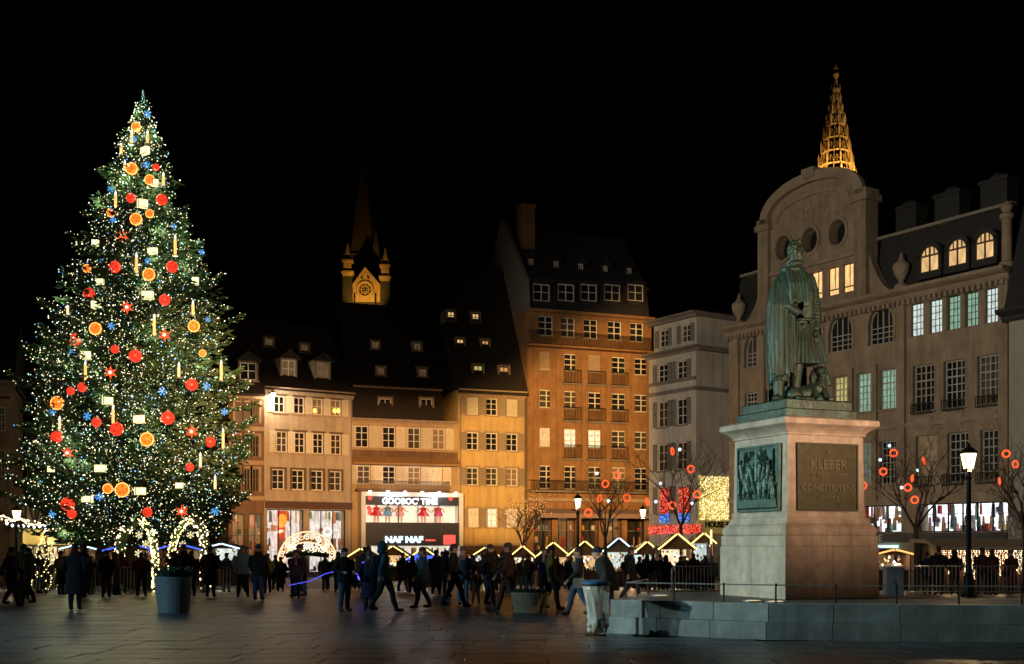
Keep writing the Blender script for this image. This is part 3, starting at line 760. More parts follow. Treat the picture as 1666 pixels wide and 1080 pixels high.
E.band('cornice', trimst, -.1, We + .05, He - .45, He + .02, .42, CORN)
mb = MB()
for i in range(24): mb.box(We * (i + .2) / 24, We * (i + .7) / 24, -.2, -.004, He - .62, He - .46)
mb.build('dentils', trimst, E.root)
E.band('shop_fascia', MATS['dark_fascia'], .05, We - .05, 1.75, 2.5, .2); E.band('string_course', trimst, 0, We, 2.52, 2.7, .14)
RE = 12.0; rE = gable_roof(E, -.15, We + .1, 12, He, RE, roof_m)
slE = RE / 6.0
for px, py, lm in ((778, 614, lit_yg), (820, 616, lit_o)):
    d = E.hit(px, py, He + .18, 0, slE); u, z = E.uz(px, py, d); dormer(E, None, u, d - .05, z, 1.15, 1.2, wm=tan, pm=lm, kind='shed', fm=wood_b)
for px, py in ((749, 560), (790, 562), (734, 515), (774, 518)):
    d = E.hit(px, py + 8, He + .18, 0, slE); u, z = E.uz(px, py + 8, d); dormer(E, None, u, d - .02, z, .98, 1.05, wm=tan, pm=lit_w if px != 790 else lit_o, kind='shed', fm=wood_b)
downpipe(E, .12, 0, He - .4); downpipe(E, We - .12, 0, He - .4)

# ---- tall brick building
F = Fac('brick_building', 'tall red brick apartment building with balconies and a mansard attic', 857, 102.8, 21)
Wf = F.u(1060); Hf = F.z(857, 503); cols5 = [890, 930, 969, 1007, 1044]
wf = dict(rows=3, surround=None, sill=trimst, bar=.07, fr=.09)
winrow(F, [888, 924, 961, 1000, 1036], 519, 551, 23, z_at=961, **wf)
winrow(F, cols5, 578, 606, 24, z_at=969, lits={0: dict(blind=trimst), 2: dict(blind=trimst)}, **wf)
winrow(F, cols5, 638, 667, 24, z_at=969, **wf)
winrow(F, cols5, 699, 729, 24, z_at=969, lits={0: dict(pm=lit_w), 1: dict(pm=lit_y), 2: dict(pm=lit_y), 4: dict(pm=glass_b)}, **wf)
winrow(F, cols5, 759, 797, 24, z_at=969, rows=4, bar=.07, fr=.09, lits={3: dict(pm=lit_dim)})
zg = F.z(969, 812)
for i in range(5): shop_window(F, .5 + i * (Wf - .9) / 5 + .2, .5 + (i + 1) * (Wf - .9) / 5 - .35, .3, zg - .9, 2, lit_dim if i % 2 else glass_b, seed=50 + i, n=14)
F.wall(Wf, Hf, 12, brickm)
for i in range(6):
    x = Wf * i / 5 - (.0 if i else 0); x = min(max(x, .3), Wf - .3)
    F.band('pilaster', brickm, x - .28, x + .28, zg, F.z(969, 572), .14)
F.band('cornice', brickm, -.15, Wf + .1, Hf - .5, Hf + .05, .55, CORN)
F.band('string_course', trimst, 0, Wf, zg - .25, zg + .05, .3)
zb1 = F.z(961, 568); railing(F, -.1, Wf + .05, zb1, F.z(961, 546), .9, slab=brickm, step=.16)
railing(F, .1, Wf - .1, F.z(969, 800), F.z(969, 783), .8, slab=greyp, step=.16)
for r0, r1 in ((626, 604), (686, 664), (747, 725)):
    for px in cols5[1:4]:
        u = F.u(px); railing(F, u - .85, u + .85, F.z(969, r0), F.z(969, r1), .28, step=.14, slab=greyp)
for i in range(2):        # striped awning bands over the ground floor
    a, b = (.5, Wf * .33) if i == 0 else (Wf * .36, Wf - .4)
    mb = MB(); mb.prism([(-.32, zg - .9), (-1.6, zg - 1.35), (-1.6, zg - 1.75), (-1.57, zg - 1.75), (-1.57, zg - 1.38), (-.32, zg - .95)], a, b, 'x')
    mb.build('awning', mat('awning_cloth', (.33, .22, .2), .8, var=.2), F.root)
# mansard attic with five windows
Ha = F.z(857, 452)
mb = MB(); mb.prism([(.35, Hf + .05), (.9, Ha), (11.6, Ha), (11.6, Hf + .05)][::-1], 0.02, Wf - .02, 'x'); mb.build('mansard', slate_m, F.root)
for px in (880, 920, 957, 995, 1033):
    u, z = F.uz(px, 490, .5); o = dormer(F, None, u, .35, z - .1, 1.9, 1.75, wm=slate_m, kind='shed', rm=slate_m, pm=glass_d)
F.band('attic_gutter', slate_m, 0, Wf, Ha + .01, Ha + .22, -.5, back=.95)
mb = MB(); Hr = F.z(815, 368, 6); mb.prism([(.8, Ha + .22), (6, Hr), (11.8, Ha), (11.8, Ha - .1), (.8, Ha - .1)], .3, Wf, 'x'); mb.build('roof', slate_m, F.root)
mb = MB(); mb.prism([(0.02, Hf - .02), (.3, Ha), (5.9, Hr + .5), (6.6, Hr + .5), (11.9, Ha), (12, Hf - .02)], -.03, .35, 'x'); mb.build('gable_wall', greyp, F.root)
for k in range(5):
    u = Wf * (k + .5) / 5; dd = 2.4; zz = Ha + .2 + (Hr - Ha - .2) * (dd - .8) / 5.2; dormer(F, None, u, dd - .3, zz - .4, .8, .8, wm=slate_m, kind='gable', rm=slate_m)
u, z = F.uz(857, 338, 4.2); mb = MB(); mb.box(u - .65, u + .65, 3.8, 5.0, Hr - 5, z); mb.box(u - .75, u + .75, 3.7, 5.1, z, z + .25); mb.build('chimney', brickm, F.root)

# ---- white corner house
G = Fac('white_house', 'white plastered corner house hung with red light drapes', 1056, 94, -57)
Wg = G.u(1132); Hg = G.z(1132, 562); Hg2 = G.z(1132, 507, 0)
gk = dict(shut=greyp, shw=.5, rows=3, surround=None, sill=greyp)
for pt, pb in ((586, 618), (648, 691), (719, 764), (790, 835)): winrow(G, [1078, 1109], pt, pb, 17, z_at=1109, **gk)
shop_window(G, .4, Wg - .5, .3, 2.4, 3, lit_dim, seed=61)
G.wall(Wg, Hg, 9, whitep)
G.band('cornice', greyp, -.3, Wg + .55, Hg - .4, Hg, .6, CORN); G.band('string_course', greyp, 0, Wg + .05, G.z(1132, 634), G.z(1132, 628), .15)
G.band('string_course', greyp, 0, Wg + .05, G.z(1132, 617), G.z(1132, 611), .1)
# side wall trims
def side_band(z0, z1, out, m):
    mb = MB(); mb.box(Wg + .003, Wg + out, .0, 9, z0, z1); mb.build('side_trim', m, G.root)
side_band(G.z(1132, 634), G.z(1132, 628), .15, greyp); side_band(Hg - .35, Hg - .003, .5, greyp)
winrow(G, [1075, 1111], 527, 556, 15, z_at=1111, shut=greyp, shw=.45)
G.wall(Wg - .25, Hg2, 8.6, whitep, z0=Hg + .004, u0=.25, name='attic_wall', y=.3)
for o in G.root.children:      # attic windows stand in the set-back wall
    if o.name.startswith('window') and o.location.z > Hg: o.location.y += .3
G.band('attic_cornice', greyp, -.1, Wg + .1, Hg2 - .3, Hg2 + .1, .4, CORN, back=.3)
mb = MB(); mb.box(Wg - .246, Wg + .12, .3, 8.6, Hg2 - .25, Hg2 + .09); mb.build('side_trim', greyp, G.root)
mb = MB(); mb.loft([[(-.2, -.1, Hg2 + .1), (Wg + .2, -.1, Hg2 + .1), (Wg + .2, 8.8, Hg2 + .1), (-.2, 8.8, Hg2 + .1)], [(2, 2.5, Hg2 + .9), (Wg - 2, 2.5, Hg2 + .9), (Wg - 2, 6, Hg2 + .9), (2, 6, Hg2 + .9)]]); mb.build('roof', slate_m, G.root)
# drapes of red and blue lights on the white house
def light_panel(name, label, fac, corners, n, mats, r, base, bulge=.06, side=False, seed=1):
    """net of small bulbs over a backing cloth; corners (u0,u1,z0,z1) on the facade"""
    rr = random.Random(seed); u0, u1, z0, z1 = corners; mb = MB(); nm = len(mats)
    for i in range(n):
        mb.mi = rr.randrange(nm); a, b, c = rr.uniform(u0, u1), -.14 - rr.random() * bulge, rr.uniform(z0, z1)
        p = (Wg + .14 + rr.random() * bulge, a, c) if side else (a, b, c)
        mb.octa(p, r * rr.uniform(.7, 1.2))
    root = tag(empty(name, fac.world((Wg + .02) if side else u0, u0 if side else 0, 0), fac.a), label, 'lights')
    off = (-(Wg + .02), -u0, 0) if side else (-u0, 0, 0)
    tag(mb.build('bulbs', mats, root, off), kind='stuff')
    mb = MB()
    if side: mb.box(Wg + .01, Wg + .1, u0, u1, z0, z1)
    else: mb.box(u0, u1, -.09, -.07, z0, z1)
    mb.build('backing', base, root, off); return root
redn = [glow('net_red', (1, .06, .03), 1.1, 'NONE'), glow('net_orange', (1, .25, .08), 1.1, 'NONE'), glow('net_pink', (1, .2, .2), 1.1, 'NONE')]
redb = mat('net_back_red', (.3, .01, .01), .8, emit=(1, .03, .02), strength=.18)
for k, (pa, pb) in enumerate(((1072, 1087), (1103, 1120))):
    c = (G.u(pa, -.2), G.u(pb, -.2), G.z(1110, 834, -.2), G.z(1110, 793, -.2))
    light_panel('light_drape', 'drape of red lights over the %s window of the white house' % ('left' if k == 0 else 'right'), G, c, 150, redn, .05, redb, seed=k)
    c = (c[0], c[1], G.z(1110, 849, -.2), c[2] - .02)
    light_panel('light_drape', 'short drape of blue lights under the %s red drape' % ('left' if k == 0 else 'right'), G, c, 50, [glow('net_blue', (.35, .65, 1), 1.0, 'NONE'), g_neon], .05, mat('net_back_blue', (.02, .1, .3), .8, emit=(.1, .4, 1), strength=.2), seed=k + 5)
c = (G.u(1050, -.5), G.u(1135, -.5), G.z(1132, 868, -.3), G.z(1132, 853, -.3))
light_panel('light_banner', 'long low banner of red lights above the market stalls', G, c, 420, redn, .055, redb, seed=9)
gy = [glow('net_gold', (1, .80, .28), 1.1, 'NONE'), glow('net_pale', (1, .92, .55), 2.0, 'NONE'), glow('net_amber', (.9, .6, .12), .7, 'NONE')]
Gs = Fac('tmp', None, 0, 0, 0, A=tuple(G.world(Wg, 0, 0).xy)); Gs.a = G.a + R(90); bpy.data.objects.remove(Gs.root)
sv0, sv1 = Gs.u(1136), Gs.u(1206); z1_, z0_ = Gs.z(1140, 774), Gs.z(1140, 846)
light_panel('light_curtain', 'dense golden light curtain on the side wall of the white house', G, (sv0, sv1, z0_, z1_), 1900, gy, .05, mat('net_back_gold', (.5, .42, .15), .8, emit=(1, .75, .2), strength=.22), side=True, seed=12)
mb = MB(); mb.box(Wg + .004, Wg + .3, .05, 6.5, Gs.z(1140, 868), Gs.z(1140, 847)); mb.build('shop_sign', mat('gold_sign', (.6, .5, .2), .5, emit=(1, .75, .2), strength=.12), G.root)
link('sign_letters', text_mesh('HOUSE KLEBER', .62, .03, iron, 'LEFT', .02), G.root, (Wg + .34, sv0 + .4, z0_ - .55), (R(90), 0, R(90)))

# ---- sandstone department store with the curved gable
S = Fac('sandstone_building', 'large dim sandstone building with a curved gable and tall gridded windows behind the statue', 1186, 79.5, -57)
def su(px): return S.u(px)
US0, US1 = 0, su(1641)
Hw = S.z(1478, 472)                     # top of the wing cornice
sk = dict(leaves=2, cols=2, rows=4, transom=.66, bar=.05, fr=.07, fm=mat('grey_joinery', (.42, .42, .40), .5))
# right wing
zt, zb_ = S.z(1489, 493), S.z(1489, 547)
for i, px in enumerate((1491, 1521.5, 1551, 1580, 1612)):
    window(S, su(px), zb_, S.span(px, 22), zt - zb_, 1, 3, 5, pm=[lit_c, lit_c, lit_g, lit_g, lit_c][i], fm=wood_b, bar=.035, fr=.06, depth=.2)
zt, zb_ = S.z(1502, 593), S.z(1502, 669)
for px in (1502, 1552, 1607): window(S, su(px), zb_, S.span(px, 35), zt - zb_, sill=sandst2, depth=.25, **sk)
zt, zb_ = S.z(1507, 708), S.z(1507, 787)
for i, px in enumerate((1507, 1558, 1612)): window(S, su(px), zb_, S.span(px, 35), zt - zb_, sill=sandst2, depth=.25, pm=lit_dim if i == 0 else None, **sk)
# gable block
for i, px in enumerate((1368, 1406, 1444)):
    zt, zb_ = S.z(1406, 606), S.z(1406, 670); window(S, su(px), zb_, S.span(px, 27), zt - zb_, depth=.25, sill=sandst2, pm=[lit_yg, lit_g, lit_g][i], **sk)
    zt, zb_ = S.z(1406, 720), S.z(1406, 790); window(S, su(px), zb_, S.span(px, 27), zt - zb_, depth=.25, sill=sandst2, pm=lit('lit_faint_green', (.5, .75, .6), .12) if i == 1 else None, **sk)
for px in (1222, 1255):
    zt, zb_ = S.z(1222, 638), S.z(1222, 682); window(S, su(px), zb_, S.span(px, 22), zt - zb_, depth=.25, sill=sandst2, **sk)
zt, zb_ = S.z(1367, 513), S.z(1367, 571)
for px, w in ((1228, 34), (1275, 34), (1320, 34), (1367, 38), (1433, 40)):
    window(S, su(px), zb_, S.span(px, w), zt - zb_, 2, 2, 4, arch=S.span(px, w) * .5, surround=sandst2, depth=.22, pm=glass_b if px == 1228 else glass_d, bar=.05, fr=.07, fm=MATS['grey_joinery'])
# shop floor
zs1 = S.z(1495, 820); zs0 = S.z(1495, 866)
shop_window(S, su(1398), su(1466), zs0, zs1, 3, lit_sh, seed=71, n=26); shop_window(S, su(1494), su(1640), zs0, zs1, 6, lit_sh, seed=72, n=60)
shop_window(S, su(1398), su(1466), .2, S.z(1430, 893), 3, lit_sh, seed=73, n=30); shop_window(S, su(1494), su(1640), .2, S.z(1500, 884), 5, lit_dim, seed=74, n=50)
shop_window(S, su(1200), su(1385), .3, zs1 - .2, 5, lit_dim, seed=75, n=40)
S.wall(US1, Hw, 14, sandst)
S.band('shop_fascia', mat('store_band', (.05, .055, .06), .5), su(1398), su(1640), S.z(1495, 882), zs0 - .03, .12)
link('sign_letters', text_mesh('LE', .55, .03, wood_w), S.root, (su(1432), -.15, S.z(1432, 880)), (R(90), 0, 0))
mb = MB(); mb.box(su(1432), su(1464), -.18, -.13, S.z(1430, 891), S.z(1430, 887)); mb.build('neon_strip', glow('neon_cyan', (.4, .95, 1), 2.5), S.root)
for px in (1199, 1241, 1386, 1425, 1468, 1641 - 6): S.band('pilaster', sandst, su(px) - (.16 if px in (1386, 1425) else .28), su(px) + (.16 if px in (1386, 1425) else .28), S.z(1495, 812), S.z(1406, 596) if px in (1386, 1425) else Hw - .6, .2)
S.band('cornice', sandst2, US0 - .1, US1 + .1, Hw - .55, Hw + .1, .7, CORN)
mb = MB(); n = 60
for i in range(n): a = US0 + (US1 - US0) * (i + .25) / n; mb.box(a, a + (US1 - US0) / n * .5, -.35, -.004, Hw - .85, Hw - .56)
mb.build('dentils', sandst2, S.root)
for py in (690, 800): S.band('string_course', sandst2, US0, US1, S.z(1502, py + 3), S.z(1502, py - 4), .14)
for px in (1502, 1552, 1607):                     # carved panels between floors
    u = su(px); w = S.span(px, 30); z0_, z1_ = S.z(px, 0) * 0 + S.z(1502, 700), S.z(1502, 678)
    mb = MB(); mb.box(u - w / 2, u + w / 2, -.06, -.003, z0_, z1_); mb.box(u - w / 2 + .12, u + w / 2 - .12, -.1, -.061, z0_ + .1, z1_ - .1); mb.build('carved_panel', sandst2, S.root)
    for zz in (S.z(1502, 666), S.z(1507, 784)): railing(S, u - w / 2 - .05, u + w / 2 + .05, zz - .3, zz + .35, .22, step=.15)
# the curved gable
ga, gb = su(1246), su(1404); gm = (ga + gb) / 2; zsp = S.z(1238, 372); ztop = S.z(1310, 292)
def gcurve(k, e=0.0):      # k 0..1 left to right
    t = math.pi * (1 - k); return (gm + (gb - ga + 2 * e) / 2 * math.cos(t), zsp + (ztop - zsp + e) * (math.sin(t) ** .8 if 0 < k < 1 else 0))
P = [gcurve(i / 24) for i in range(25)]
mb = MB()
# face built as a ring of cells around three oval openings: lower band, oculi band, upper lunette
zo = S.z(1363, 378); ov = [su(1275), su(1318), su(1363)]; orx, orz = S.span(1363, 27) / 2, (S.z(1363, 358) - S.z(1363, 399)) / 2
zlo, zhi = zo - orz - .35, zo + orz + .35
cells = [ga] + [(ov[0] + ov[1]) / 2, (ov[1] + ov[2]) / 2] + [gb]
for i, c in enumerate(ov):
    a, b = cells[i], cells[i + 1]; N = 32; out = []; inn = []
    for j in range(N):
        t = 2 * math.pi * j / N; cx_, cz_ = math.cos(t), math.sin(t)
        inn.append((c + orx * cx_, zo + orz * cz_))
        kx = ((b - c) if cx_ > 0 else (c - a)) / max(abs(cx_), 1e-6); kz = ((zhi - zo) if cz_ > 0 else (zo - zlo)) / max(abs(cz_), 1e-6)
        k = min(kx, kz); out.append((c + cx_ * k, zo + cz_ * k))
    # corner points snapped
    for q in ((a, zlo), (a, zhi), (b, zlo), (b, zhi)):
        j = min(range(N), key=lambda j: (out[j][0] - q[0]) ** 2 + (out[j][1] - q[1]) ** 2); out[j] = q
    for j in range(N):
        j2 = (j + 1) % N; A_, B_, C_, D_ = out[j], out[j2], inn[j2], inn[j]
        mb.quad((A_[0], 0, A_[1]), (D_[0], 0, D_[1]), (C_[0], 0, C_[1]), (B_[0], 0, B_[1]))
        mb.quad((D_[0], 0, D_[1]), (D_[0], .7, D_[1]), (C_[0], .7, C_[1]), (C_[0], 0, C_[1]))
        def rim(p, k): return (c + (p[0] - c) * k, zo + (p[1] - zo) * k)
        o1, o2 = rim(D_, 1.28), rim(C_, 1.28); mb.quad((o1[0], -.1, o1[1]), (D_[0], -.1, D_[1]), (C_[0], -.1, C_[1]), (o2[0], -.1, o2[1]))
        mb.quad((o1[0], 0, o1[1]), (o1[0], -.1, o1[1]), (o2[0], -.1, o2[1]), (o2[0], 0, o2[1])); mb.quad((D_[0], -.1, D_[1]), (D_[0], 0, D_[1]), (C_[0], 0, C_[1]), (C_[0], -.1, C_[1]))
up = [p for p in P if p[1] > zhi + .05]
mb.prism(([(up[0][0], zhi)] + up + [(up[-1][0], zhi)])[::-1], 0, .8)
lowc = [p for p in P if p[1] <= zhi + .05]
gab = mb.build('curved_gable', sandst, S.root)
zt, zb_ = S.z(1355, 434), S.z(1355, 480)
for px in (1280, 1303, 1328, 1355, 1379):
    window(S, su(px), zb_, S.span(px, 19), zt - zb_, 1, 1, 1, transom=.2, depth=.2, pm=lit('lit_gable', (1, .60, .24), 1.1) if px > 1320 else glass_d, fm=wood_b, bar=.04, fr=.05)
S.wall(gb, zlo, 0, sandst, z0=Hw + .1, u0=ga, name='gable_lower_wall', sides=False)
S.band('gable_string', sandst2, ga, gb, zt + .35, zt + .6, .18)
mb = MB(); mb.box(ga + .1, gb - .1, .72, .9, Hw, zhi + .3); mb.build('oculus_shadow_wall', mat('unlit_void', (.004, .004, .004), .9), gab)  # near-black sheet: darkness behind the oculi is put into its colour
mb = MB()      # arched moulding over the gable
for i in range(24):
    a, b, c, d = gcurve(i / 24, .28), gcurve((i + 1) / 24, .28), gcurve((i + 1) / 24, -.35), gcurve(i / 24, -.35)
    mb.prism([a, b, c, d], -.35, -.004)
    a, b, c, d = gcurve(i / 24, -.9), gcurve((i + 1) / 24, -.9), gcurve((i + 1) / 24, -1.15), gcurve(i / 24, -1.15)
    mb.prism([a, b, c, d], -.12, -.004)
mb.box(gm - .5, gm + .5, -.45, .5, ztop - .1, ztop + .5)
mb.build('gable_moulding', sandst2, gab)
for uu in (ga, gb):
    mb = MB(); mb.box(uu - .45, uu + .45, -.3, .8, Hw + .1, zsp - .3); mb.box(uu - .62, uu + .62, -.45, .95, zsp - .3, zsp + .1); mb.box(uu - .5, uu + .5, -.35, .85, zsp + .1, zsp + .45); mb.build('gable_pier', sandst, gab)
mb = MB()      # cartouche reliefs
rr = random.Random(4)
for i in range(26): mb.ell((gm + rr.uniform(-1.2, 1.2), 0, zhi + .75 + rr.uniform(-.3, .45)), (rr.uniform(.1, .26), .14, rr.uniform(.1, .24)), 8, 5)
for c in ov:
    for i in range(8): mb.ell((c + rr.uniform(-.4, .4), 0, zhi + rr.uniform(-.05, .2)), (.14, .12, .12), 6, 4)
tag(mb.build('cartouche', sandst2, gab), kind='stuff')
# volutes from gable to wings
for sx, uu in ((1, gb + .4), (-1, ga - .4)):
    L_ = 2.2; pts = [(uu, Hw + .1)] + [(uu + sx * L_ * t, Hw + .12 + 2.6 * (1 - t) ** 2.4) for t in [i / 8 for i in range(9)]]
    mb = MB(); mb.prism(pts if sx > 0 else pts[::-1], .05, .6); mb.build('volute', sandst, S.root)
def urn(fac, u, z, s, d=.3):
    mb = MB(); mb.lathe([(.42 * s, 0), (.42 * s, .35 * s), (.2 * s, .45 * s), (.15 * s, .6 * s), (.42 * s, 1.0 * s), (.52 * s, 1.45 * s), (.45 * s, 1.6 * s), (.3 * s, 1.7 * s), (.12 * s, 1.95 * s), (.1 * s, 2.1 * s), (.02 * s, 2.3 * s)], 12, (u, d))
    mb.build('urn', sandst2, fac.root, (0, 0, z), smooth=True)
urn(S, su(1461), Hw + .1, 1.0); urn(S, su(1197), Hw + .1, 1.0)
# wing roof with arched dormer windows
zr = S.z(1634, 340, 1.2)
mb = MB(); mb.prism([(.5, Hw + .1), (1.1, zr), (1.6, zr), (10, zr + 1), (10, Hw + .1)][::-1], gb + .45, US1 - .4, 'x'); mb.prism([(.5, Hw + .1), (1.1, zr), (1.6, zr), (10, zr + 1), (10, Hw + .1)][::-1], US0, ga - .45, 'x'); mb.build('mansard_roof', slate_m, S.root)
S.band('roof_rail', greyp, gb + .3, US1 - .3, zr + .01, zr + .18, -.7, back=1.15); S.band('roof_rail', greyp, US0 + .3, ga - .5, zr + .01, zr + .18, -.7, back=1.15)
for px in (1512, 1557, 1602):
    u = S.u(px, .1); zt, zb_ = S.z(1557, 388, .1), S.z(1557, 432, .1); w = S.span(px, 31)
    mb = MB(); mb.box(u - w / 2 - .2, u - w / 2, .05, 1.3, zb_ - .2, zt - w * .3); mb.box(u + w / 2, u + w / 2 + .2, .05, 1.3, zb_ - .2, zt - w * .3); mb.box(u - w / 2 - .2, u + w / 2 + .2, .0, 1.2, zb_ - .35, zb_ - .004)
    for i in range(12):
        a0, a1 = math.pi * i / 12, math.pi * (i + 1) / 12
        def q(a, k): return (u - (w / 2 + k) * math.cos(a), zt - w * .5 + (w / 2 + k) * math.sin(a))
        mb.prism([q(a0, .2), q(a1, .2), q(a1, 0), q(a0, 0)], .05, 1.3)
    dm = mb.build('dormer', slate_m, S.root)
    window(S, u, zb_, w, zt - zb_, 2, 1, 1, transom=.62, arch=w * .5, depth=.12, pm=lit_w, fm=wood_b, opening=False, parent=dm, bar=.07, fr=.07)
for px, py in ((1480, 335), (1549, 313), (1625, 291)):
    u, z = S.uz(px, py, 4); mb = MB(); mb.box(u - .85, u + .85, 3.5, 4.6, zr - 1, z - .25); mb.box(u - .95, u + .95, 3.4, 4.7, z - .25, z - .05); mb.lathe([(.55, z - .05), (.5, z + .12), (.3, z + .3)], 12, (u, 4.05)); mb.build('chimney', slate_m, S.root)
u = su(1640); mb = MB(); z0_ = Hw + .1; z1_ = S.z(1640, 345)
mb.lathe([(.4, z0_), (.4, z0_ + .3), (.28, z0_ + .4), (.26, z1_ - .3), (.38, z1_ - .2), (.38, z1_), (.2, z1_ + .1), (.34, z1_ + .4), (.1, z1_ + .7)], 12, (u - .3, .35)); mb.build('finial_column', sandst2, S.root)

# ---- far right neighbour
N = Fac('neighbour_building', 'pale building cut off by the right edge of the photo', 0, 0, -57, A=tuple(S.world(US1 + .35, -.5, 0).xy))
Hn = N.z(1660, 505)
window(N, 2.2, 4.8, 1.4, 2.6, pm=glass_d, sill=greyp); window(N, 5.2, 4.8, 1.4, 2.6, pm=glass_d, sill=greyp); window(N, 2.2, 9, 1.4, 2.4, pm=lit_yg, sill=greyp); window(N, 5.2, 9, 1.4, 2.4, sill=greyp)
shop_window(N, .8, 9, .3, 3, 4, lit_dim, seed=81)
N.wall(24, Hn, 14, mat('grey_plaster', (.35, .36, .33), .85, var=.3, vscale=.5)); N.band('cornice', slate_m, -.3, 24, Hn - .5, Hn + .1, .8, CORN)
mb = MB(); mb.prism([(-.3, Hn + .1), (1.5, Hn + 6), (10, Hn + 7), (14, Hn + .1)][::-1], -.1, 24, 'x'); mb.build('roof', slate_m, N.root)
# ================================================================ floodlights (out of view; those aimed at the house fronts are added)
def floodlight(loc, target, watts, color, size, label, mast=True, blend=.7, radius=.25, cuts=()):
    base = Vector((loc[0], loc[1], gz(loc[1]) if mast else loc[2]))
    f = tag(empty('floodlight', base), label, 'lamp', 'floodlights around the square')
    rel = Vector(loc) - base; tg = Vector(target) - base
    if mast:
        mb = MB(); mb.tube([(0, 0, -.03), (0, 0, .4), (0, 0, rel.z - .35)], [.16, .11, .07], 8); mb.build('mast', iron, f)
    d = (tg - rel).normalized(); q = d.to_track_quat('-Z', 'Y')
    mb = MB(); mb.M = Matrix.Translation(rel) @ q.to_matrix().to_4x4(); mb.box(-.3, .3, -.22, .22, .05, .3); mb.box(-.32, .32, -.24, -.22, -.02, .3); mb.box(-.32, .32, .22, .24, -.02, .3); mb.build('housing', iron, f)
    for P1, P2, out in cuts:          # added barn doors: unseen flaps whose inner edge limits the beam along the line P1-P2
        a, b = (Vector(P1) - Vector(loc)).normalized(), (Vector(P2) - Vector(loc)).normalized(); k = 1.2; e0, e1 = rel + (a + (a - b) * 1.0) * k, rel + (b + (b - a) * 1.0) * k
        if (b - a).length < .3: m_ = (b - a).normalized() * .45; e0 -= m_; e1 += m_
        o_ = Vector(out).normalized() * 1.3; t_ = d * .02
        mb = MB(); mb.loft([[e0, e1, e1 + o_, e0 + o_], [e0 + t_, e1 + t_, e1 + o_ + t_, e0 + o_ + t_]]); mb.build('barn_door', iron, f)
    spot('floodlight_beam', f, rel + d * .05, tg, watts, color, size, blend, radius)
    return f
UP, DN = (0, 0, 1), (0, 0, -1)
floodlight((-10, -12, 13), (4, 103, 9), 740000, (1, .535, .15), 26, 'sodium floodlight on a mast behind the photographer, aimed at the ochre and brick houses', radius=.02, blend=.4,
           cuts=[((-4.6, 100, 13.2), (12.5, 107, 24.5), UP), ((-5, 96, 2.5), (13, 96, 2.5), DN), ((11.5, 100, 0), (11.5, 100, 24), (1, 0, 0)), ((-4.75, 100.3, 0), (-4.75, 100.3, 20), (-1, 0, 0))])  # added beam standing in for the sodium street light on these fronts
floodlight((6, -14, 13), (-12, 98, 8), 540000, (1, .51, .185), 22, 'warm floodlight on a mast behind the photographer, aimed at the cream house', radius=.02, blend=.4,
           cuts=[((-19.5, 92, 13.6), (-5, 100, 13.2), UP), ((-19, 88, 2.5), (-5, 96, 2.5), DN), ((-4.75, 100.3, 0), (-4.75, 100.3, 20), (1, 0, 0))])  # added beam from out of view to light the cream and shop houses
floodlight((-24, 19.5, 8), (5.2, 24, 3.6), 27000, (.76, 1, .88), 30, 'cool white floodlight on a mast left of the photographer', blend=.9)
floodlight((15, 6.5, 4.2), (6.4, 24, 4.9), 22000, (1, .64, .39), 30, 'warm floodlight on a mast right of the photographer', blend=.9, radius=.16, cuts=[((5, 23, 2.3), (8, 24, 2.3), DN)])
floodlight((-30, 6, 13), (22, 70, 9), 68000, (1, .84, .62), 54, 'warm floodlight on a far mast left of the photographer, aimed at the sandstone building', blend=.5, radius=.05, cuts=[((8, 74, 1.5), (26, 56, 1.5), DN)])  # added fill light for the sandstone front
floodlight((-21, 18, 8), (-9, 24, 0), 5200, (.38, .70, 1), 70, 'bluish floodlight on a mast left of the frame', blend=.9)

# ================================================================ far church with a lit gable
K = Fac('church', 'dark church with an orange floodlit gable and a slender unlit spire above the roofs', 556, 180, 3, zb=-.9)
stone_k = mat('church_stone', (.42, .33, .22), .85, var=.5, vscale=.8, color2=(.25, .19, .12))
g0, g1 = K.u(562), K.u(634); gm_ = K.u(594); zb_, za_ = K.z(594, 489), K.z(594, 440)
mb = MB(); mb.prism([(g0, zb_ - .2), (g1, zb_ - .2), (g1, zb_ + .05), (gm_, za_), (g0, zb_ + .05)], 0, 1.2); mb.build('gable_wall', stone_k, K.root)
mb = MB(); mb.prism([(g0, 0), (g1, 0), (g1, zb_ - .21), (g0, zb_ - .21)], 0, 1.2); mb.build('shaded_lower_wall', slate_m, K.root)  # dark slate paints the unlit wall below the floodlit gable
mb = MB(); mb.prism([(g0 - .3, zb_ - .15), (gm_, za_ - .2), (g1 + .3, zb_ - .15), (g1 + .3, zb_ + .45), (gm_, za_ + .5), (g0 - .3, zb_ + .45)][::-1], -.35, -.004); mb.build('coping', stone_k, K.root)
rz_ = K.z(594, 471); mb = MB(); mb.torus((gm_, -.1, rz_), 1.15, .25, 24, 6); mb.torus((gm_, -.1, rz_), .6, .1, 16, 5)
for i in range(8): a = math.pi * i / 4; mb.tube([(gm_ + .2 * math.cos(a), -.08, rz_ + .2 * math.sin(a)), (gm_ + 1.1 * math.cos(a), -.08, rz_ + 1.1 * math.sin(a))], .06, 5)
o = mb.build('rose_window', stone_k, K.root); mb = MB(); mb.lathe([(0.02, 0), (1.1, 0), (1.1, .05), (.02, .05)], 20); mb.build('pane', glass_d, o, (gm_, -.02, rz_), (R(90), 0, 0))
mb = MB()
for i in (-2.5, -1.6, 1.6, 2.5):
    mb.box(gm_ + i - .14, gm_ + i + .14, -.1, -.004, zb_ - 1, zb_ + 1.2)
for i in (-.5, .5): mb.box(gm_ + i - .16, gm_ + i + .16, -.12, -.004, rz_ + 1.6, rz_ + 2.4)
tag(mb.build('lancets', glass_d, K.root), kind='stuff')
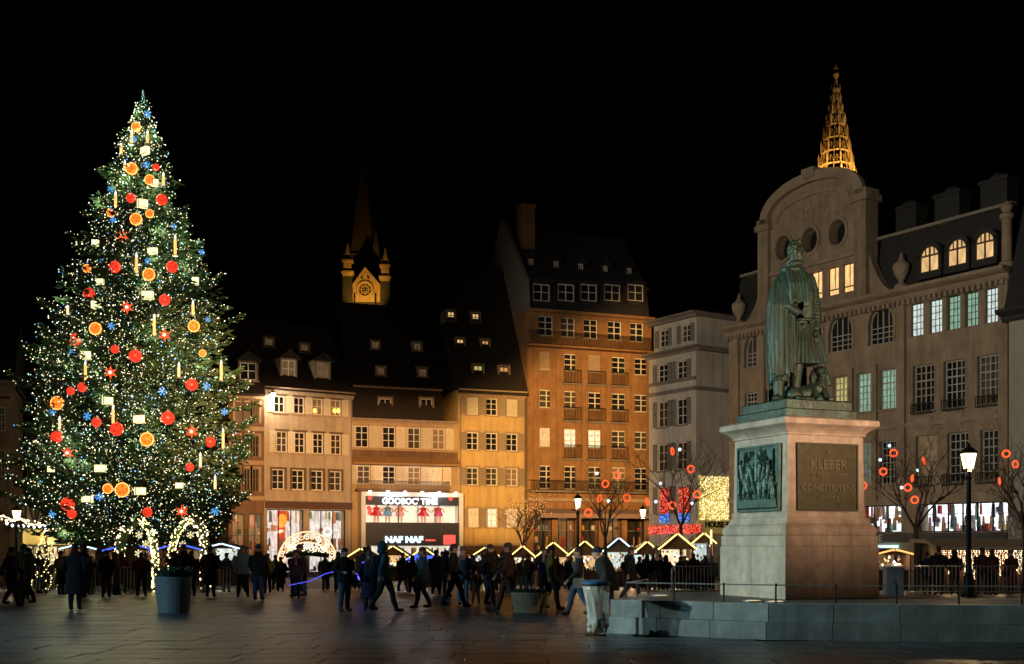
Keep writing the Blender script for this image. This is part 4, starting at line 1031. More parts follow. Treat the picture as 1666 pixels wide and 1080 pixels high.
for px, pt in ((566, 424), (627, 432)):
    u = K.u(px); z1_ = K.z(px, pt); mb = MB()
    mb.square([(.75, 0), (.75, z1_ - 2.6)], u, -.2); mb.build('shaded_pinnacle_shaft', slate_m, K.root); mb = MB(); mb.square([(.75, z1_ - 2.59), (.75, z1_ - 2.2), (.95, z1_ - 2.1), (.95, z1_ - 1.8), (.6, z1_ - 1.7), (.6, z1_ - .4), (.85, z1_ - .3), (.85, z1_)], u, -.2); mb.square([(.5, z1_ + .003), (.08, z1_ + 2.6)], u, -.2)  # shaft darkened by slate so only the pinnacle top looks lit
    for k in range(4): a = k * math.pi / 2 + .78; mb.lathe([(.14, z1_), (.02, z1_ + .9)], 6, (u + .75 * math.cos(a), -.2 + .75 * math.sin(a)))
    mb.build('pinnacle', stone_k, K.root)
u = K.u(590, 6); zs_ = K.z(590, 440, 6); zt_ = K.z(580, 236, 6)
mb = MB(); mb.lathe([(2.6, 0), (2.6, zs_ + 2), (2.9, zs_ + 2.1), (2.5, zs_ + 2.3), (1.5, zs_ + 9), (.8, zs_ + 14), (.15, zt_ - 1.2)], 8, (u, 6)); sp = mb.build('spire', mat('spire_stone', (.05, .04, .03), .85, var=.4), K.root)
mb = MB(); zc = zt_ - 1.2; mb.box(u - .06, u + .06, 5.94, 6.06, zc, zt_); mb.box(u - .35, u + .35, 5.95, 6.05, zt_ - .5, zt_ - .38); mb.build('cross', iron, sp)
for a in range(4):
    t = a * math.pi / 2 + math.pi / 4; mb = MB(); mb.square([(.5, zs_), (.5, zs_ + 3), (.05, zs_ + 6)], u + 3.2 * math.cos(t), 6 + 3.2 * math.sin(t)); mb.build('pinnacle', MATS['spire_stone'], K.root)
mb = MB(); mb.prism([(g0 - 1, 0), (g1 + 1, 0), (g1 + 1, zb_), (gm_, za_ - 1.2), (g0 - 1, zb_)], 1.3, 30); mb.build('nave', slate_m, K.root)
p = K.world(gm_, -7, zb_ - 3.5); floodlight(tuple(p), tuple(K.world(gm_, 0, zb_ + 2)), 5200, (1, .46, .06), 62, 'orange floodlight on the roofs before the church gable', mast=False)

# ================================================================ cathedral spire
Q = Fac('cathedral', 'golden floodlit openwork cathedral spire rising behind the curved gable', 1360, 300, 0, zb=-.9)
m2 = 300 / 1900.0
stone_c = mat('cathedral_stone', (.45, .33, .2), .85, var=.4, vscale=.6)
def zy(py): return CAMH + (HY - py) * m2 + .9
mb = MB(); mb.square([(6.2, 0), (6.2, zy(300))], 0, 0); mb.build('tower', stone_c, Q.root)
tiers = [(296, 5.1), (272, 4.4), (250, 3.75), (228, 3.15), (206, 2.45), (186, 1.75), (168, 1.25)]
rr = random.Random(5)
for i, (py, r_) in enumerate(tiers):
    z0_ = zy(py); z1_ = zy(tiers[i + 1][0]) if i + 1 < len(tiers) else zy(152); r2 = tiers[i + 1][1] if i + 1 < len(tiers) else .9
    mb = MB()
    mb.lathe([(r_ * .98, z0_), (r_ * 1.04, z0_ + .15), (r_ * .98, z0_ + .4), (r_ * .8, z0_ + .4), (r_ * .8, z0_)], 8)
    for k in range(16):
        a = math.pi * k / 8; b = a + math.pi / 8; c_, s_ = math.cos(a), math.sin(a)
        mb.tube([(r_ * c_ * .95, r_ * s_ * .95, z0_), (r2 * c_ * .95, r2 * s_ * .95, z1_)], .10, 5)
        if k % 2 == 0:
            # little turret with gablet on each corner
            h = (z1_ - z0_) * .62; mb.tube([(r_ * c_, r_ * s_, z0_), (r_ * c_, r_ * s_, z0_ + h)], .2, 6); mb.tube([(r_ * c_, r_ * s_, z0_ + h), (r_ * c_, r_ * s_, z0_ + h * 1.6)], [.28, .03], 6)
        # tracery arch between the ribs
        p0 = Vector((r_ * c_, r_ * s_, z0_ + .4)) * 1; p1 = Vector((r_ * math.cos(b), r_ * math.sin(b), z0_ + .4)); mid = (p0 + p1) / 2 + Vector((0, 0, (z1_ - z0_) * .55)); mid.x *= .93; mid.y *= .93
        mb.tube([p0, mid, p1], .065, 4); mb.tube([(p0 + p1) / 2, mid], .05, 4)
    mb.build('spire_tier', stone_c, Q.root)
mb = MB(); mb.lathe([(.9, zy(152)), (1.15, zy(148)), (1.15, zy(145)), (.5, zy(144)), (.42, zy(128)), (.8, zy(122)), (.8, zy(120)), (.3, zy(118)), (.25, zy(112)), (.05, zy(104))], 8)
for k in range(8): a = math.pi * k / 4; mb.tube([(1.1 * math.cos(a), 1.1 * math.sin(a), zy(146)), (1.1 * math.cos(a), 1.1 * math.sin(a), zy(138))], [.14, .02], 5)
mb.box(-.55, .55, -.1, .1, zy(112), zy(110)); mb.build('lantern_and_cross', stone_c, Q.root)
for dx, dy, w in ((0, -11, 16000), (-10, -4, 9000), (10, -4, 10000)):
    p = Q.world(dx, dy, zy(304)); floodlight(tuple(p), tuple(Q.world(0, 0, zy(268))), w, (1, .55, .12), 80, 'golden floodlight on the cathedral tower, %s of the spire' % ('in front' if dx == 0 else 'left' if dx < 0 else 'right'), mast=False)

p = Q.world(3, -16, zy(304)); floodlight(tuple(p), tuple(Q.world(0, 0, zy(150))), 20000, (1, .60, .2), 28, 'narrow golden floodlight aimed at the tip of the cathedral spire', mast=False)

# ================================================================ monument
plat = tag(empty('stone_platform', (4.63, 21.3, 0)), 'two-course granite platform under the monument', 'platform')
mb = MB(); PC = [(x - 4.63, y - 21.3) for x, y in PLAT]
def inset(P, d):
    c = Vector((sum(p[0] for p in P) / len(P), sum(p[1] for p in P) / len(P)))
    return [tuple(c + (Vector(p) - c) * (1 - d / (Vector(p) - c).length)) for p in P]
mb.prism(inset(PC, .45), 0, .655, 'z'); mb.build('core', mat('dark_platform', (.12, .11, .10), .6, var=.4, vscale=2, bump=.2), plat)
for crs, (z0_, z1_, off) in enumerate(((0, .325, 0), (.328, .66, .1))):
    P = inset(PC, off)
    for i in range(len(P)):
        a, b = Vector(P[i]), Vector(P[(i + 1) % len(P)]); Lh = (b - a).length; n = max(2, round(Lh / 1.25)); d = (b - a) / n; nrm = Vector((-d.y, d.x)).normalized()
        c0 = Vector(inset(P, .55)[i]); c1 = Vector(inset(P, .55)[(i + 1) % len(P)])
        for k in range(n):
            p0, p1 = a + d * k, a + d * (k + 1); q0, q1 = c0 + (c1 - c0) * (k / n), c0 + (c1 - c0) * ((k + 1) / n); g = d.normalized() * .006; e = .015
            mb = MB(); poly = [p0 + g, p1 - g, q1 - g, q0 + g]; cc = sum(poly, Vector((0, 0))) / 4
            mb.loft([[(*(cc + (p - cc) * s_), z) for p in poly] for s_, z in ((1, z0_ + .002), (1, z1_ - e), (.985, z1_ + random.uniform(-.004, .002)))])
            mb.build('kerb_stone', kerb_m, plat)
ZP = .66
PC0 = Vector((5.36, 22.9)); ex = Vector((.92, .39)).normalized(); ey = Vector((-ex.y, ex.x)); pc = PC0 + ex * 1.15 + ey * 1.15
ped = tag(empty('pedestal', (pc.x, pc.y, ZP), math.atan2(ex.y, ex.x)), 'tall pink granite pedestal with bronze plaques under the bronze statue', 'pedestal')
for ix in (-1, 1):
    for iy in (-1, 1):
        mb = MB(); a, b = (.004, 1.15); xs_ = sorted((ix * a, ix * b)); ys_ = sorted((iy * a, iy * b))
        e = .012; mb.loft([[(xs_[0] + i, ys_[0] + i, z), (xs_[1] - i, ys_[0] + i, z), (xs_[1] - i, ys_[1] - i, z), (xs_[0] + i, ys_[1] - i, z)] for i, z in ((0, .002), (0, 1.03), (e, 1.045))]); mb.build('base_block', granite, ped)
def sq(prof, name, m=granite, smooth=False): mb = MB(); mb.square(prof); return mb.build(name, m, ped)
sq([(1.12, 1.046), (1.12, 1.062), (1.135, 1.065), (1.135, 1.25), (1.12, 1.262), (1.085, 1.266), (1.085, 1.278)], 'plinth_course')
sq([(1.11, 1.278), (1.12, 1.33), (1.115, 1.40), (1.08, 1.46), (1.035, 1.50), (1.01, 1.56), (1.0, 1.60), (1.0, 1.62), (.95, 1.624), (.95, 1.638)], 'base_moulding')
sq([(.965, 1.638), (.965, 1.72), (.95, 1.74), (.93, 3.16), (.93, 3.26)], 'shaft')
sq([(.915, 3.262), (.915, 3.275), (.96, 3.28), (.96, 3.31), (.97, 3.33), (1.0, 3.37), (1.06, 3.42), (1.13, 3.46), (1.16, 3.48), (1.16, 3.58), (1.14, 3.60), (1.05, 3.63)], 'cornice')
# right face plaque with raised lettering
pz0, pz1 = 1.80, 3.07
mb = MB(); mb.box(-.70, .70, -1.0, -.94, pz0, pz1); o = mb.build('plaque', bronze_d, ped)
mb = MB(); t = .045
for a, b, c, d in ((-.74, .74, pz0 - t, pz0), (-.74, .74, pz1, pz1 + t), (-.74, -.7, pz0, pz1), (.7, .74, pz0, pz1)): mb.box(a, b, -1.02, -.935, c, d)
mb.build('plaque_border', bronze_d, o)
lett = mat('bronze_letters', (.17, .145, .09), .45, .5)
for s_, size, z in (('A', .13, 2.90), ('KLEBER', .27, 2.60), ('SES FRERES D\'ARMES', .115, 2.43), ('CONCITOYENS', .19, 2.16), ('LA PATRIE', .11, 1.98)):
    link('letters', text_mesh(s_, size, .012, lett, bold=.003), o, (0, -1.008, z), (R(90), 0, 0), (1.0 if len(s_) < 12 else .85, 1, 1))
# left face relief: a crowded battle scene modelled as a height field
rr = random.Random(11); NX, NZ = 84, 78; Hh = [[0.0] * (NZ + 1) for _ in range(NX + 1)]
def cap(x0, z0, x1, z1, r, h):
    for i in range(NX + 1):
        for j in range(NZ + 1):
            x, z = i / NX * 1.4, j / NZ * 1.27; dx, dz = x1 - x0, z1 - z0; L2 = dx * dx + dz * dz or 1e-6
            t_ = max(0, min(1, ((x - x0) * dx + (z - z0) * dz) / L2)); d2 = (x - x0 - t_ * dx) ** 2 + (z - z0 - t_ * dz) ** 2
            if d2 < r * r: Hh[i][j] = max(Hh[i][j], h * math.sqrt(1 - d2 / (r * r)))
for i in range(15):
    x = .1 + (i % 8) * .17 + rr.uniform(-.05, .05); z = (.32 if i < 8 else .62) + rr.uniform(-.05, .08); h = rr.uniform(.06, .11); ln = rr.uniform(-.12, .12)
    cap(x, z, x + ln, z + .24, .06, h); cap(x + ln, z + .33, x + ln, z + .335, .042, h)
    cap(x, z, x - .06, z - .22, .032, h * .8); cap(x, z, x + .08, z - .22, .032, h * .8); cap(x + ln, z + .22, x + ln + rr.uniform(-.16, .16), z + .22 + rr.uniform(-.12, .2), .025, h * .9)
for i in range(8): x = rr.uniform(.1, 1.3); cap(x, .75, x + rr.uniform(-.2, .2), 1.2, .014, .05)
cap(.5, .95, .75, 1.15, .1, .07); cap(.7, .6, .72, 1.1, .07, .1)
mb = MB(); I = [[mb.pt((-.97 - Hh[i][j] - rr.uniform(0, .004) , .7 - i / NX * 1.4, pz0 + .0 + (j / NZ) * 1.27)) for j in range(NZ + 1)] for i in range(NX + 1)]
for i in range(NX):
    for j in range(NZ): mb.face((I[i][j], I[i + 1][j], I[i + 1][j + 1], I[i][j + 1]))
mb.box(-.968, -.94, -.7, .7, pz0, pz1)
o = mb.build('relief', mat('relief_bronze', (.12, .22, .20), .45, .4, var=.5, vscale=5, color2=(.05, .07, .06)), ped)
mb = MB()
for a, b, c, d in ((-.74, .74, pz0 - t, pz0), (-.74, .74, pz1, pz1 + t), (-.74, -.7, pz0, pz1), (.7, .74, pz0, pz1)): mb.box(-1.01, -.935, a, b, c, d)
mb.build('relief_border', MATS['relief_bronze'], o)
mb = MB(); mb.box(-1.07, -.972, -.66, .66, pz0 + .03, pz0 + .2); mb.build('relief_caption', MATS['relief_bronze'], o)

# ---- bronze statue: built facing the camera frame (x right, y away, z up), then remeshed into one skin
statue = tag(empty('statue', (pc.x - .10, pc.y, ZP + 3.632)), 'green bronze statue of a cloaked standing officer on the pedestal', 'statue')
mb = MB(); mb.M = Matrix.Rotation(math.atan2(ex.y, ex.x), 4, 'Z') @ Matrix.Translation((.06, .0, 0))
mb.square([(.87, 0), (.87, .17), (.85, .19)]); mb.build('lower_plinth', bronze, statue)
mb = MB(); mb.M = Matrix.Rotation(math.atan2(ex.y, ex.x), 4, 'Z') @ Matrix.Translation((.06, .0, 0))
mb.square([(.80, .192), (.80, .36), (.77, .39)]); mb.build('upper_plinth', bronze, statue)
rr = random.Random(3)
def ring(cx, cy, z, rx, ry, n=64, folds=(), ph=0, lean=0):
    out = []
    for j in range(n):
        a = 2 * math.pi * j / n; k = 1.0
        for (f, am, p0) in folds: k += am * math.sin(f * a + p0)
        out.append((cx + rx * k * math.cos(a) + lean * 0, cy + ry * k * math.sin(a), z))
    return out
# coordinates: px = 1290 + x*78, y(px) = 674 - z*78
S_ = MB(); Z0 = .37
# legs with boots (left one steps forward to the left)
S_.tube([(-.40, -.28, Z0 + .05), (-.40, -.26, Z0 + .35), (-.34, -.2, Z0 + .62), (-.26, -.12, Z0 + 1.05)], [.10, .125, .155, .20], 14)
S_.ell((-.46, -.40, Z0 + .07), (.11, .24, .085), 12, 8, Matrix.Rotation(R(-25), 3, 'Z')); S_.torus((-.385, -.24, Z0 + .46), .135, .03, 18, 6, Matrix.Rotation(R(90), 3, 'X'))
S_.tube([(.02, -.16, Z0 + .05), (.02, -.14, Z0 + .4), (.05, -.1, Z0 + .68), (.08, -.06, Z0 + 1.1)], [.10, .125, .15, .19], 14)
S_.ell((.0, -.32, Z0 + .07), (.10, .24, .085), 12, 8)
# coat skirt with deep pleats, torso
f1 = ((9, .09, .3), (16, .05, 1.2)); f2 = ((9, .05, .3), (14, .03, 0))
S_.loft([ring(.14, .0, Z0 + .78, .48, .36, folds=((9, .13, .3), (16, .07, 1.2))), ring(.14, 0, Z0 + 1.05, .43, .33, folds=f1), ring(.15, 0, Z0 + 1.4, .36, .28, folds=f2), ring(.17, -.01, Z0 + 1.62, .31, .25),
         ring(.16, -.02, Z0 + 1.85, .34, .27), ring(.13, -.02, Z0 + 2.15, .40, .29), ring(.1, 0, Z0 + 2.42, .38, .26), ring(.07, .0, Z0 + 2.58, .24, .2), ring(.05, -.01, Z0 + 2.7, .13, .13)])
S_.torus((.17, -.01, Z0 + 1.62), .30, .035, 30, 6, Matrix.Rotation(R(90), 3, 'X'))
# long cloak over the left shoulder, hanging in straight folds
def cloak_ring(z, xl, xr, d, am, n=60, ph=0):
    out = []
    cx, rx = (xl + xr) / 2, (xr - xl) / 2
    for j in range(n):
        a = 2 * math.pi * j / n; k = 1 + am * math.sin(8 * a + ph) + am * .5 * math.sin(15 * a + 1)
        out.append((cx + rx * k * math.cos(a), .05 + d * k * math.sin(a), z))
    return out
S_.loft([cloak_ring(Z0 + .42, -.50, -.14, .42, .14), cloak_ring(Z0 + .62, -.53, -.10, .44, .13), cloak_ring(Z0 + 1.0, -.58, -.06, .45, .10), cloak_ring(Z0 + 1.5, -.60, -.04, .42, .08), cloak_ring(Z0 + 2.0, -.59, -.02, .38, .06),
         cloak_ring(Z0 + 2.3, -.52, .12, .34, .04), cloak_ring(Z0 + 2.52, -.36, .16, .28, .03), cloak_ring(Z0 + 2.66, -.18, .14, .2, .02)])
# back sheet of the cloak between the legs, darker and behind
S_.loft([[(x, .30 + .05 * math.sin(x * 26), z) for x in [-.5 + i * .06 for i in range(16)]] + [(x, .38 + .05 * math.sin(x * 26), z) for x in [.40 - i * .06 for i in range(16)]] for z in (Z0 + .1, Z0 + .6, Z0 + 1.2, Z0 + 2.2)])
for k in range(11):      # raised drapery ridges
    x = -.54 + k * .048; y = -.33 - .06 * math.sin(k / 10 * math.pi) + .03 * (k % 2)
    S_.tube([(x + .03, y + .1, Z0 + 2.36), (x, y, Z0 + 1.9), (x - .01, y - .02, Z0 + 1.2), (x + .02 * rr.uniform(-1, 1), y - .03, Z0 + .5 + .1 * rr.random())], [.02, .036, .044, .04], 6)
for k in range(9):       # pleats on the coat
    x = -.02 + k * .075; S_.tube([(.17 + (x - .17) * .6, -.22, Z0 + 1.58), (x, -.30, Z0 + 1.2), (x + .02 * (k - 3), -.35, Z0 + .76)], [.016, .036, .046], 6)
# shoulder cape with scalloped hem falling on the chest
S_.loft([ring(-.10, -.04, Z0 + 1.98, .40, .42, folds=((7, .07, 0), (12, .03, 1))), ring(-.10, -.03, Z0 + 2.2, .39, .38, folds=((7, .05, 0),)), ring(-.06, -.02, Z0 + 2.45, .33, .3, folds=((7, .03, 0),)), ring(-.02, -.01, Z0 + 2.64, .24, .22)])
for k in range(6):
    x = -.16 + k * .075; S_.tube([(x - .05, -.26, Z0 + 2.6), (x, -.40, Z0 + 2.3), (x + .03, -.44, Z0 + 1.9 + .03 * (k % 2))], [.03, .04, .045], 6)
S_.torus((-.02, -.02, Z0 + 2.63), .235, .055, 26, 8, Matrix.Rotation(R(96), 3, 'X')); S_.ell((.06, -.22, Z0 + 2.63), (.09, .06, .06), 8, 6)
# right hand side arm: shoulder, sleeve, elbow out, hand on the hip / sword
S_.ell((.36, -.02, Z0 + 2.40), (.16, .16, .16), 12, 8)
S_.tube([(.36, -.02, Z0 + 2.44), (.45, .0, Z0 + 2.2), (.52, -.02, Z0 + 1.86), (.53, -.08, Z0 + 1.66), (.47, -.2, Z0 + 1.42)], [.15, .15, .13, .115, .085], 14)
for k in range(8): z = Z0 + 2.05 - k * .07; S_.torus((.50 + .01 * math.sin(k), -.03 - .012 * k, z), .125 - .003 * k, .018, 16, 5, Matrix.Rotation(R(90), 3, 'X'))
S_.ell((.45, -.25, Z0 + 1.34), (.055, .07, .09), 10, 6)
for k in range(4): S_.tube([(.42 + k * .024, -.29, Z0 + 1.32), (.415 + k * .024, -.33, Z0 + 1.25), (.42 + k * .022, -.31, Z0 + 1.18 + .01 * abs(k - 1.5))], [.02, .019, .015], 6)
S_.tube([(.49, -.22, Z0 + 1.37), (.40, -.30, Z0 + 1.33), (.385, -.31, Z0 + 1.27)], [.022, .021, .016], 6)
S_.tube([(.44, -.3, Z0 + 1.25), (.46, -.12, Z0 + .9), (.5, .06, Z0 + .55)], [.03, .026, .02], 8)      # scabbard
# other hand holding a paper at the waist
S_.tube([(-.25, -.2, Z0 + 2.2), (-.22, -.36, Z0 + 1.85), (.05, -.42, Z0 + 1.72)], [.13, .12, .075], 12); S_.ell((.12, -.42, Z0 + 1.72), (.085, .05, .055), 10, 6)
for k in range(4): S_.tube([(.16, -.44, Z0 + 1.68 + k * .026), (.23, -.45, Z0 + 1.67 + k * .026), (.26, -.42, Z0 + 1.67 + k * .024)], [.019, .018, .014], 6)
S_.tube([(.1, -.44, Z0 + 1.76), (.16, -.47, Z0 + 1.81), (.2, -.46, Z0 + 1.82)], [.02, .019, .015], 6)
S_.box(.13, .30, -.46, -.43, Z0 + 1.62, Z0 + 1.92)
for i in range(14): S_.ell((.16 + rr.uniform(-.06, .2), -.3, Z0 + 1.5 + rr.random() * .62), (.045, .03, .035), 8, 5)    # braiding on the coat front
# head turned to the right, with a mass of hair
hx, hz = .06, Z0 + 2.98
S_.tube([(.03, .0, Z0 + 2.6), (.05, -.01, Z0 + 2.85)], [.13, .11], 12); S_.torus((.06, -.02, Z0 + 2.74), .125, .05, 20, 6, Matrix.Rotation(R(85), 3, 'X'))
S_.ell((hx, -.02, hz), (.165, .135, .195), 18, 12); S_.ell((hx + .07, -.03, hz - .09), (.11, .10, .11), 14, 8)
S_.tube([(hx + .155, -.045, hz + .06), (hx + .205, -.05, hz - .01), (hx + .16, -.05, hz - .03)], [.018, .03, .022], 8)     # nose
S_.ell((hx + .13, -.05, hz + .07), (.05, .08, .025), 8, 6); S_.ell((hx + .15, -.05, hz - .085), (.03, .05, .014), 8, 5); S_.ell((hx + .155, -.05, hz - .115), (.026, .045, .014), 8, 5); S_.ell((hx + .12, -.04, hz - .165), (.05, .055, .04), 8, 6)
S_.ell((hx + .12, -.10, hz + .03), (.022, .018, .016), 8, 5); S_.ell((hx - .005, -.15, hz - .02), (.03, .02, .05), 8, 6)
for i in range(70):      # curls of hair
    a = rr.uniform(0, 2 * math.pi); t_ = rr.uniform(-.9, 1.0)
    p = Vector((-abs(math.cos(a)) * math.sqrt(1 - t_ * t_ * .8) * .17 + .03, math.sin(a) * .15 * math.sqrt(1 - t_ * t_ * .8), t_ * .19 + .02))
    if t_ > .55: p.x += .10 * rr.random()
    S_.ell((hx + p.x - .02, -.02 + p.y, hz + p.z), (rr.uniform(.035, .06),) * 3, 8, 5)
for i in range(14): S_.ell((hx - .12 + rr.uniform(-.05, .08), -.03 + rr.uniform(-.12, .1), hz - .2 + rr.uniform(-.07, .05)), (.05, .05, .06), 8, 5)
me = remeshed(S_, .0115, 1); me.materials.append(bronze); link('figure', me, statue, (0, 0, -.028), scale=(.90, .95, 1.07))
# sphinx crouching behind the boots
S2 = MB()
S2.tube([(-.05, -.12, Z0 + .17), (.2, -.05, Z0 + .22), (.42, -.05, Z0 + .26), (.52, -.08, Z0 + .38)], [.19, .19, .17, .14], 14); S2.ell((-.04, -.2, Z0 + .17), (.20, .2, .19), 14, 8)
S2.ell((.58, -.12, Z0 + .62), (.105, .115, .13), 14, 10); S2.ell((.56, -.08, Z0 + .68), (.15, .15, .12), 12, 8); S2.tube([(.55, -.1, Z0 + .36), (.57, -.11, Z0 + .55)], [.15, .09], 12)
for sx in (-1, 1): S2.tube([(.55 + sx * .13, -.06, Z0 + .70), (.55 + sx * .17, -.08, Z0 + .55), (.55 + sx * .16, -.1, Z0 + .38)], [.05, .07, .06], 8); S2.tube([(.5 + sx * .1, -.12, Z0 + .3), (.53 + sx * .12, -.3, Z0 + .06), (.56 + sx * .12, -.5, Z0 + .05)], [.09, .07, .055], 10)
S2.tube([(.60, -.235, Z0 + .65), (.61, -.25, Z0 + .60)], [.015, .022], 6); S2.ell((.6, -.22, Z0 + .555), (.04, .02, .014), 8, 5)
S2.tube([(-.15, 0, Z0 + .1), (-.3, .15, Z0 + .06), (-.2, .3, Z0 + .06)], [.035, .03, .03], 8)
S2.ell((.18, -.28, Z0 + .07), (.5, .14, .07), 16, 6)
me = remeshed(S2, .016, 3); me.materials.append(bronze); link('sphinx', me, statue)
# recessed uplights on the platform
for i, (px, Y) in enumerate(((1075, 24.6), (1225, 22.35), (1262, 22.0))):
    x = gx(px, Y); u_ = tag(empty('ground_light', (x, Y, ZP)), ['recessed warm ground light on the platform left of the pedestal', 'recessed warm ground light before the pedestal corner, left one of a close pair', 'recessed warm ground light before the pedestal corner, right one of a close pair'][i], 'lamp', 'ground lights on the platform')
    mb = MB(); mb.lathe([(.2, .0), (.2, .012), (.16, .016), (.16, .006)], 20); mb.build('rim', steel, u_); mb = MB(); mb.lathe([(.158, .0), (.158, .008), (.02, .008)], 20); mb.build('lens', glow('ground_lens', (1, .72, .42), 1.6), u_)
ORD = ['highest', 'second highest', 'third highest', 'fourth highest', 'fifth highest', 'sixth highest', 'seventh highest', 'eighth highest', 'ninth highest', 'tenth highest', 'eleventh highest', 'twelfth highest',
       'thirteenth highest', 'fourteenth highest', 'fifteenth highest', 'sixteenth highest', 'seventeenth highest', 'eighteenth highest', 'nineteenth highest', 'twentieth highest', 'twenty-first highest', 'twenty-second highest', 'twenty-third highest', 'twenty-fourth highest']
# ================================================================ Christmas tree
TY = 62.0; k_ = TY / FPX; tz0 = gz(TY)
def prof(py):
    T_ = [(150, 0), (165, 3), (200, 15), (250, 35), (300, 56), (350, 74), (400, 98), (450, 112), (500, 138), (560, 155), (620, 168), (700, 174), (780, 178), (840, 174), (868, 135)]
    for (a, b), (c, d) in zip(T_, T_[1:]):
        if a <= py <= c: return .93 * (b + (d - b) * (py - a) / (c - a))
    return 0
def axis(py): return 213 + 21 * (960 - py) / 810.0
def tz(py): return CAMH + (HY - py) * k_
xt = gx(axis(880), TY)
xmas = tag(empty('christmas_tree', (xt, TY, tz0)), 'giant Christmas tree covered in fairy lights and glowing ornaments', 'tree')
mb = MB(); mb.tube([(0, 0, -.05), (0, 0, 3), (gx(axis(500), TY) - xt, 0, tz(500) - tz0), (gx(axis(152), TY) - xt, 0, tz(152) - tz0)], [.42, .36, .24, .03], 10); mb.build('trunk', bark, xmas)
rr = random.Random(21); crown = MB(); lights = MB(); twigs = MB(); core_pts = []
def spray(p, d, L, w):
    d = d.normalized(); s_ = d.cross(Vector((0, 0, 1)))
    s_ = s_.normalized() if s_.length > 1e-3 else Vector((1, 0, 0)); n_ = s_.cross(d)
    for (a, b) in ((s_, n_), (n_, s_)):
        t = p + d * L; m = p + d * L * .45
        i = [crown.pt(p), crown.pt(m + a * w), crown.pt(t), crown.pt(m - a * w - b * w * .25)]
        crown.face((i[0], i[1], i[2])); crown.face((i[0], i[2], i[3]))
py = 866.0
while py > 168:
    rad = prof(py) * k_ * (1 + .12 * math.sin(py / 9.0)); zc = tz(py) - tz0; nb = max(5, int(7 + rad * 3.3)); ph = rr.uniform(0, 6.28)
    ax = gx(axis(py), TY) - xt
    for b in range(nb):
        a = ph + 2 * math.pi * b / nb + rr.uniform(-.22, .22); L = rad * (rr.uniform(.62, .98) if rr.random() < .8 else rr.uniform(.98, 1.12))
        if L < .1: L = .1
        up = .10 if py < 330 else -.05; tilt = rr.uniform(-.12, .1) + up; droop = rr.uniform(.10, .2); z0_ = zc + rr.uniform(-.25, .25)
        dr = Vector((math.cos(a), math.sin(a), 0))
        def bp(t): return Vector((ax, 0, z0_)) + dr * (L * t) + Vector((0, 0, L * (tilt * t - droop * t + (droop + .1) * t * t * t)))
        pts = [bp(t) for t in (0, .35, .7, 1.0)]
        twigs.tube(pts, [.05, .035, .02, .006], 4, caps=False)
        n_ = int(6 + L * 9)
        side = Vector((-dr.y, dr.x, 0))
        for i in range(n_):
            t = 1 - (rr.random() ** 1.5) * .72; p = bp(t); sg = rr.choice((-1, 1)); sw = (1 - t) * L * .42 + .14
            q = p + side * sg * sw * rr.random() * min(1, .3 + rad * .3) + Vector((0, 0, rr.uniform(-.18, .1)))
            d = dr * rr.uniform(.5, 1.1) + side * sg * rr.uniform(.1, .9) + Vector((0, 0, rr.uniform(-.35, .35)))
            ks = min(1, .45 + rad * .3); spray(q, d, rr.uniform(.22, .55) * ks, rr.uniform(.045, .085) * ks)
            if rr.random() < .24:
                if math.sin(a) < .35:
                    lights.mi = rr.choices((0, 1, 2, 3, 4), (34, 26, 26, 4, 10))[0]
                    e = q + d.normalized() * rr.uniform(.1, .4); lights.octa(e, rr.choice((.016, .02, .024, .03, .04)))
        if math.sin(a) < .4:          # a light string laid along the bough
            mi_ = rr.choices((0, 1, 2), (45, 30, 25))[0]; ns = int(L * .75 / .21); lat = rr.uniform(-.12, .12)
            for i in range(ns):
                t = 1 - .75 * (i + rr.uniform(-.2, .2)) / max(ns, 1)
                if rr.random() < .75: lights.mi = mi_ if rr.random() < .85 else 4; lights.octa(bp(min(t, 1)) + side * (lat + .14 * math.sin(i * 1.3)) + Vector((0, 0, .08 + rr.uniform(-.05, .05))), rr.choice((.018, .022, .026, .034)))
        if math.sin(a) < .4: lights.mi = rr.choice((0, 1, 4)); lights.octa(bp(1.0) + dr * .25, rr.choice((.02, .028, .036)))
        if rr.random() < .10 and math.sin(a) < .3: core_pts.append(bp(.9))
    py -= (9.0 if py > 400 else 8.0 if py > 250 else 6.0)
TIP = Vector((gx(axis(150), TY) - xt, 0, tz(172) - tz0))
for i in range(60): spray(TIP + Vector((0, 0, i * .012)), Vector((math.cos(i * 2.4) * (1 - i / 70), math.sin(i * 2.4) * (1 - i / 70), .9 + i / 40)), .34 - i * .002, .035)
for i in range(16): lights.mi = 1; lights.octa(TIP + Vector((.12 * math.cos(i * 2.4) * (1 - i / 17), -.15, i * .05)), .022)
crown.build('crown', needle, xmas); twigs.build('branches', bark, xmas)
tb = [glow('tree_bulb_warm', (1, .80, .42), 2.3, 'NONE'), glow('tree_bulb_cool', (.50, .90, .85), 2.1, 'NONE'), glow('tree_bulb_green', (.66, .90, .30), 1.4, 'NONE'), g_blue, glow('tree_bulb_bright', (1, .90, .58), 5, 'NONE')]
tag(lights.build('fairy_lights', tb, xmas), kind='stuff')
rr.shuffle(core_pts)
for p in core_pts[:44]: point('fairy_glow', xmas, p * 1.0 + Vector((0, -.3, .1)), 60, (.92, 1, .55), .3)

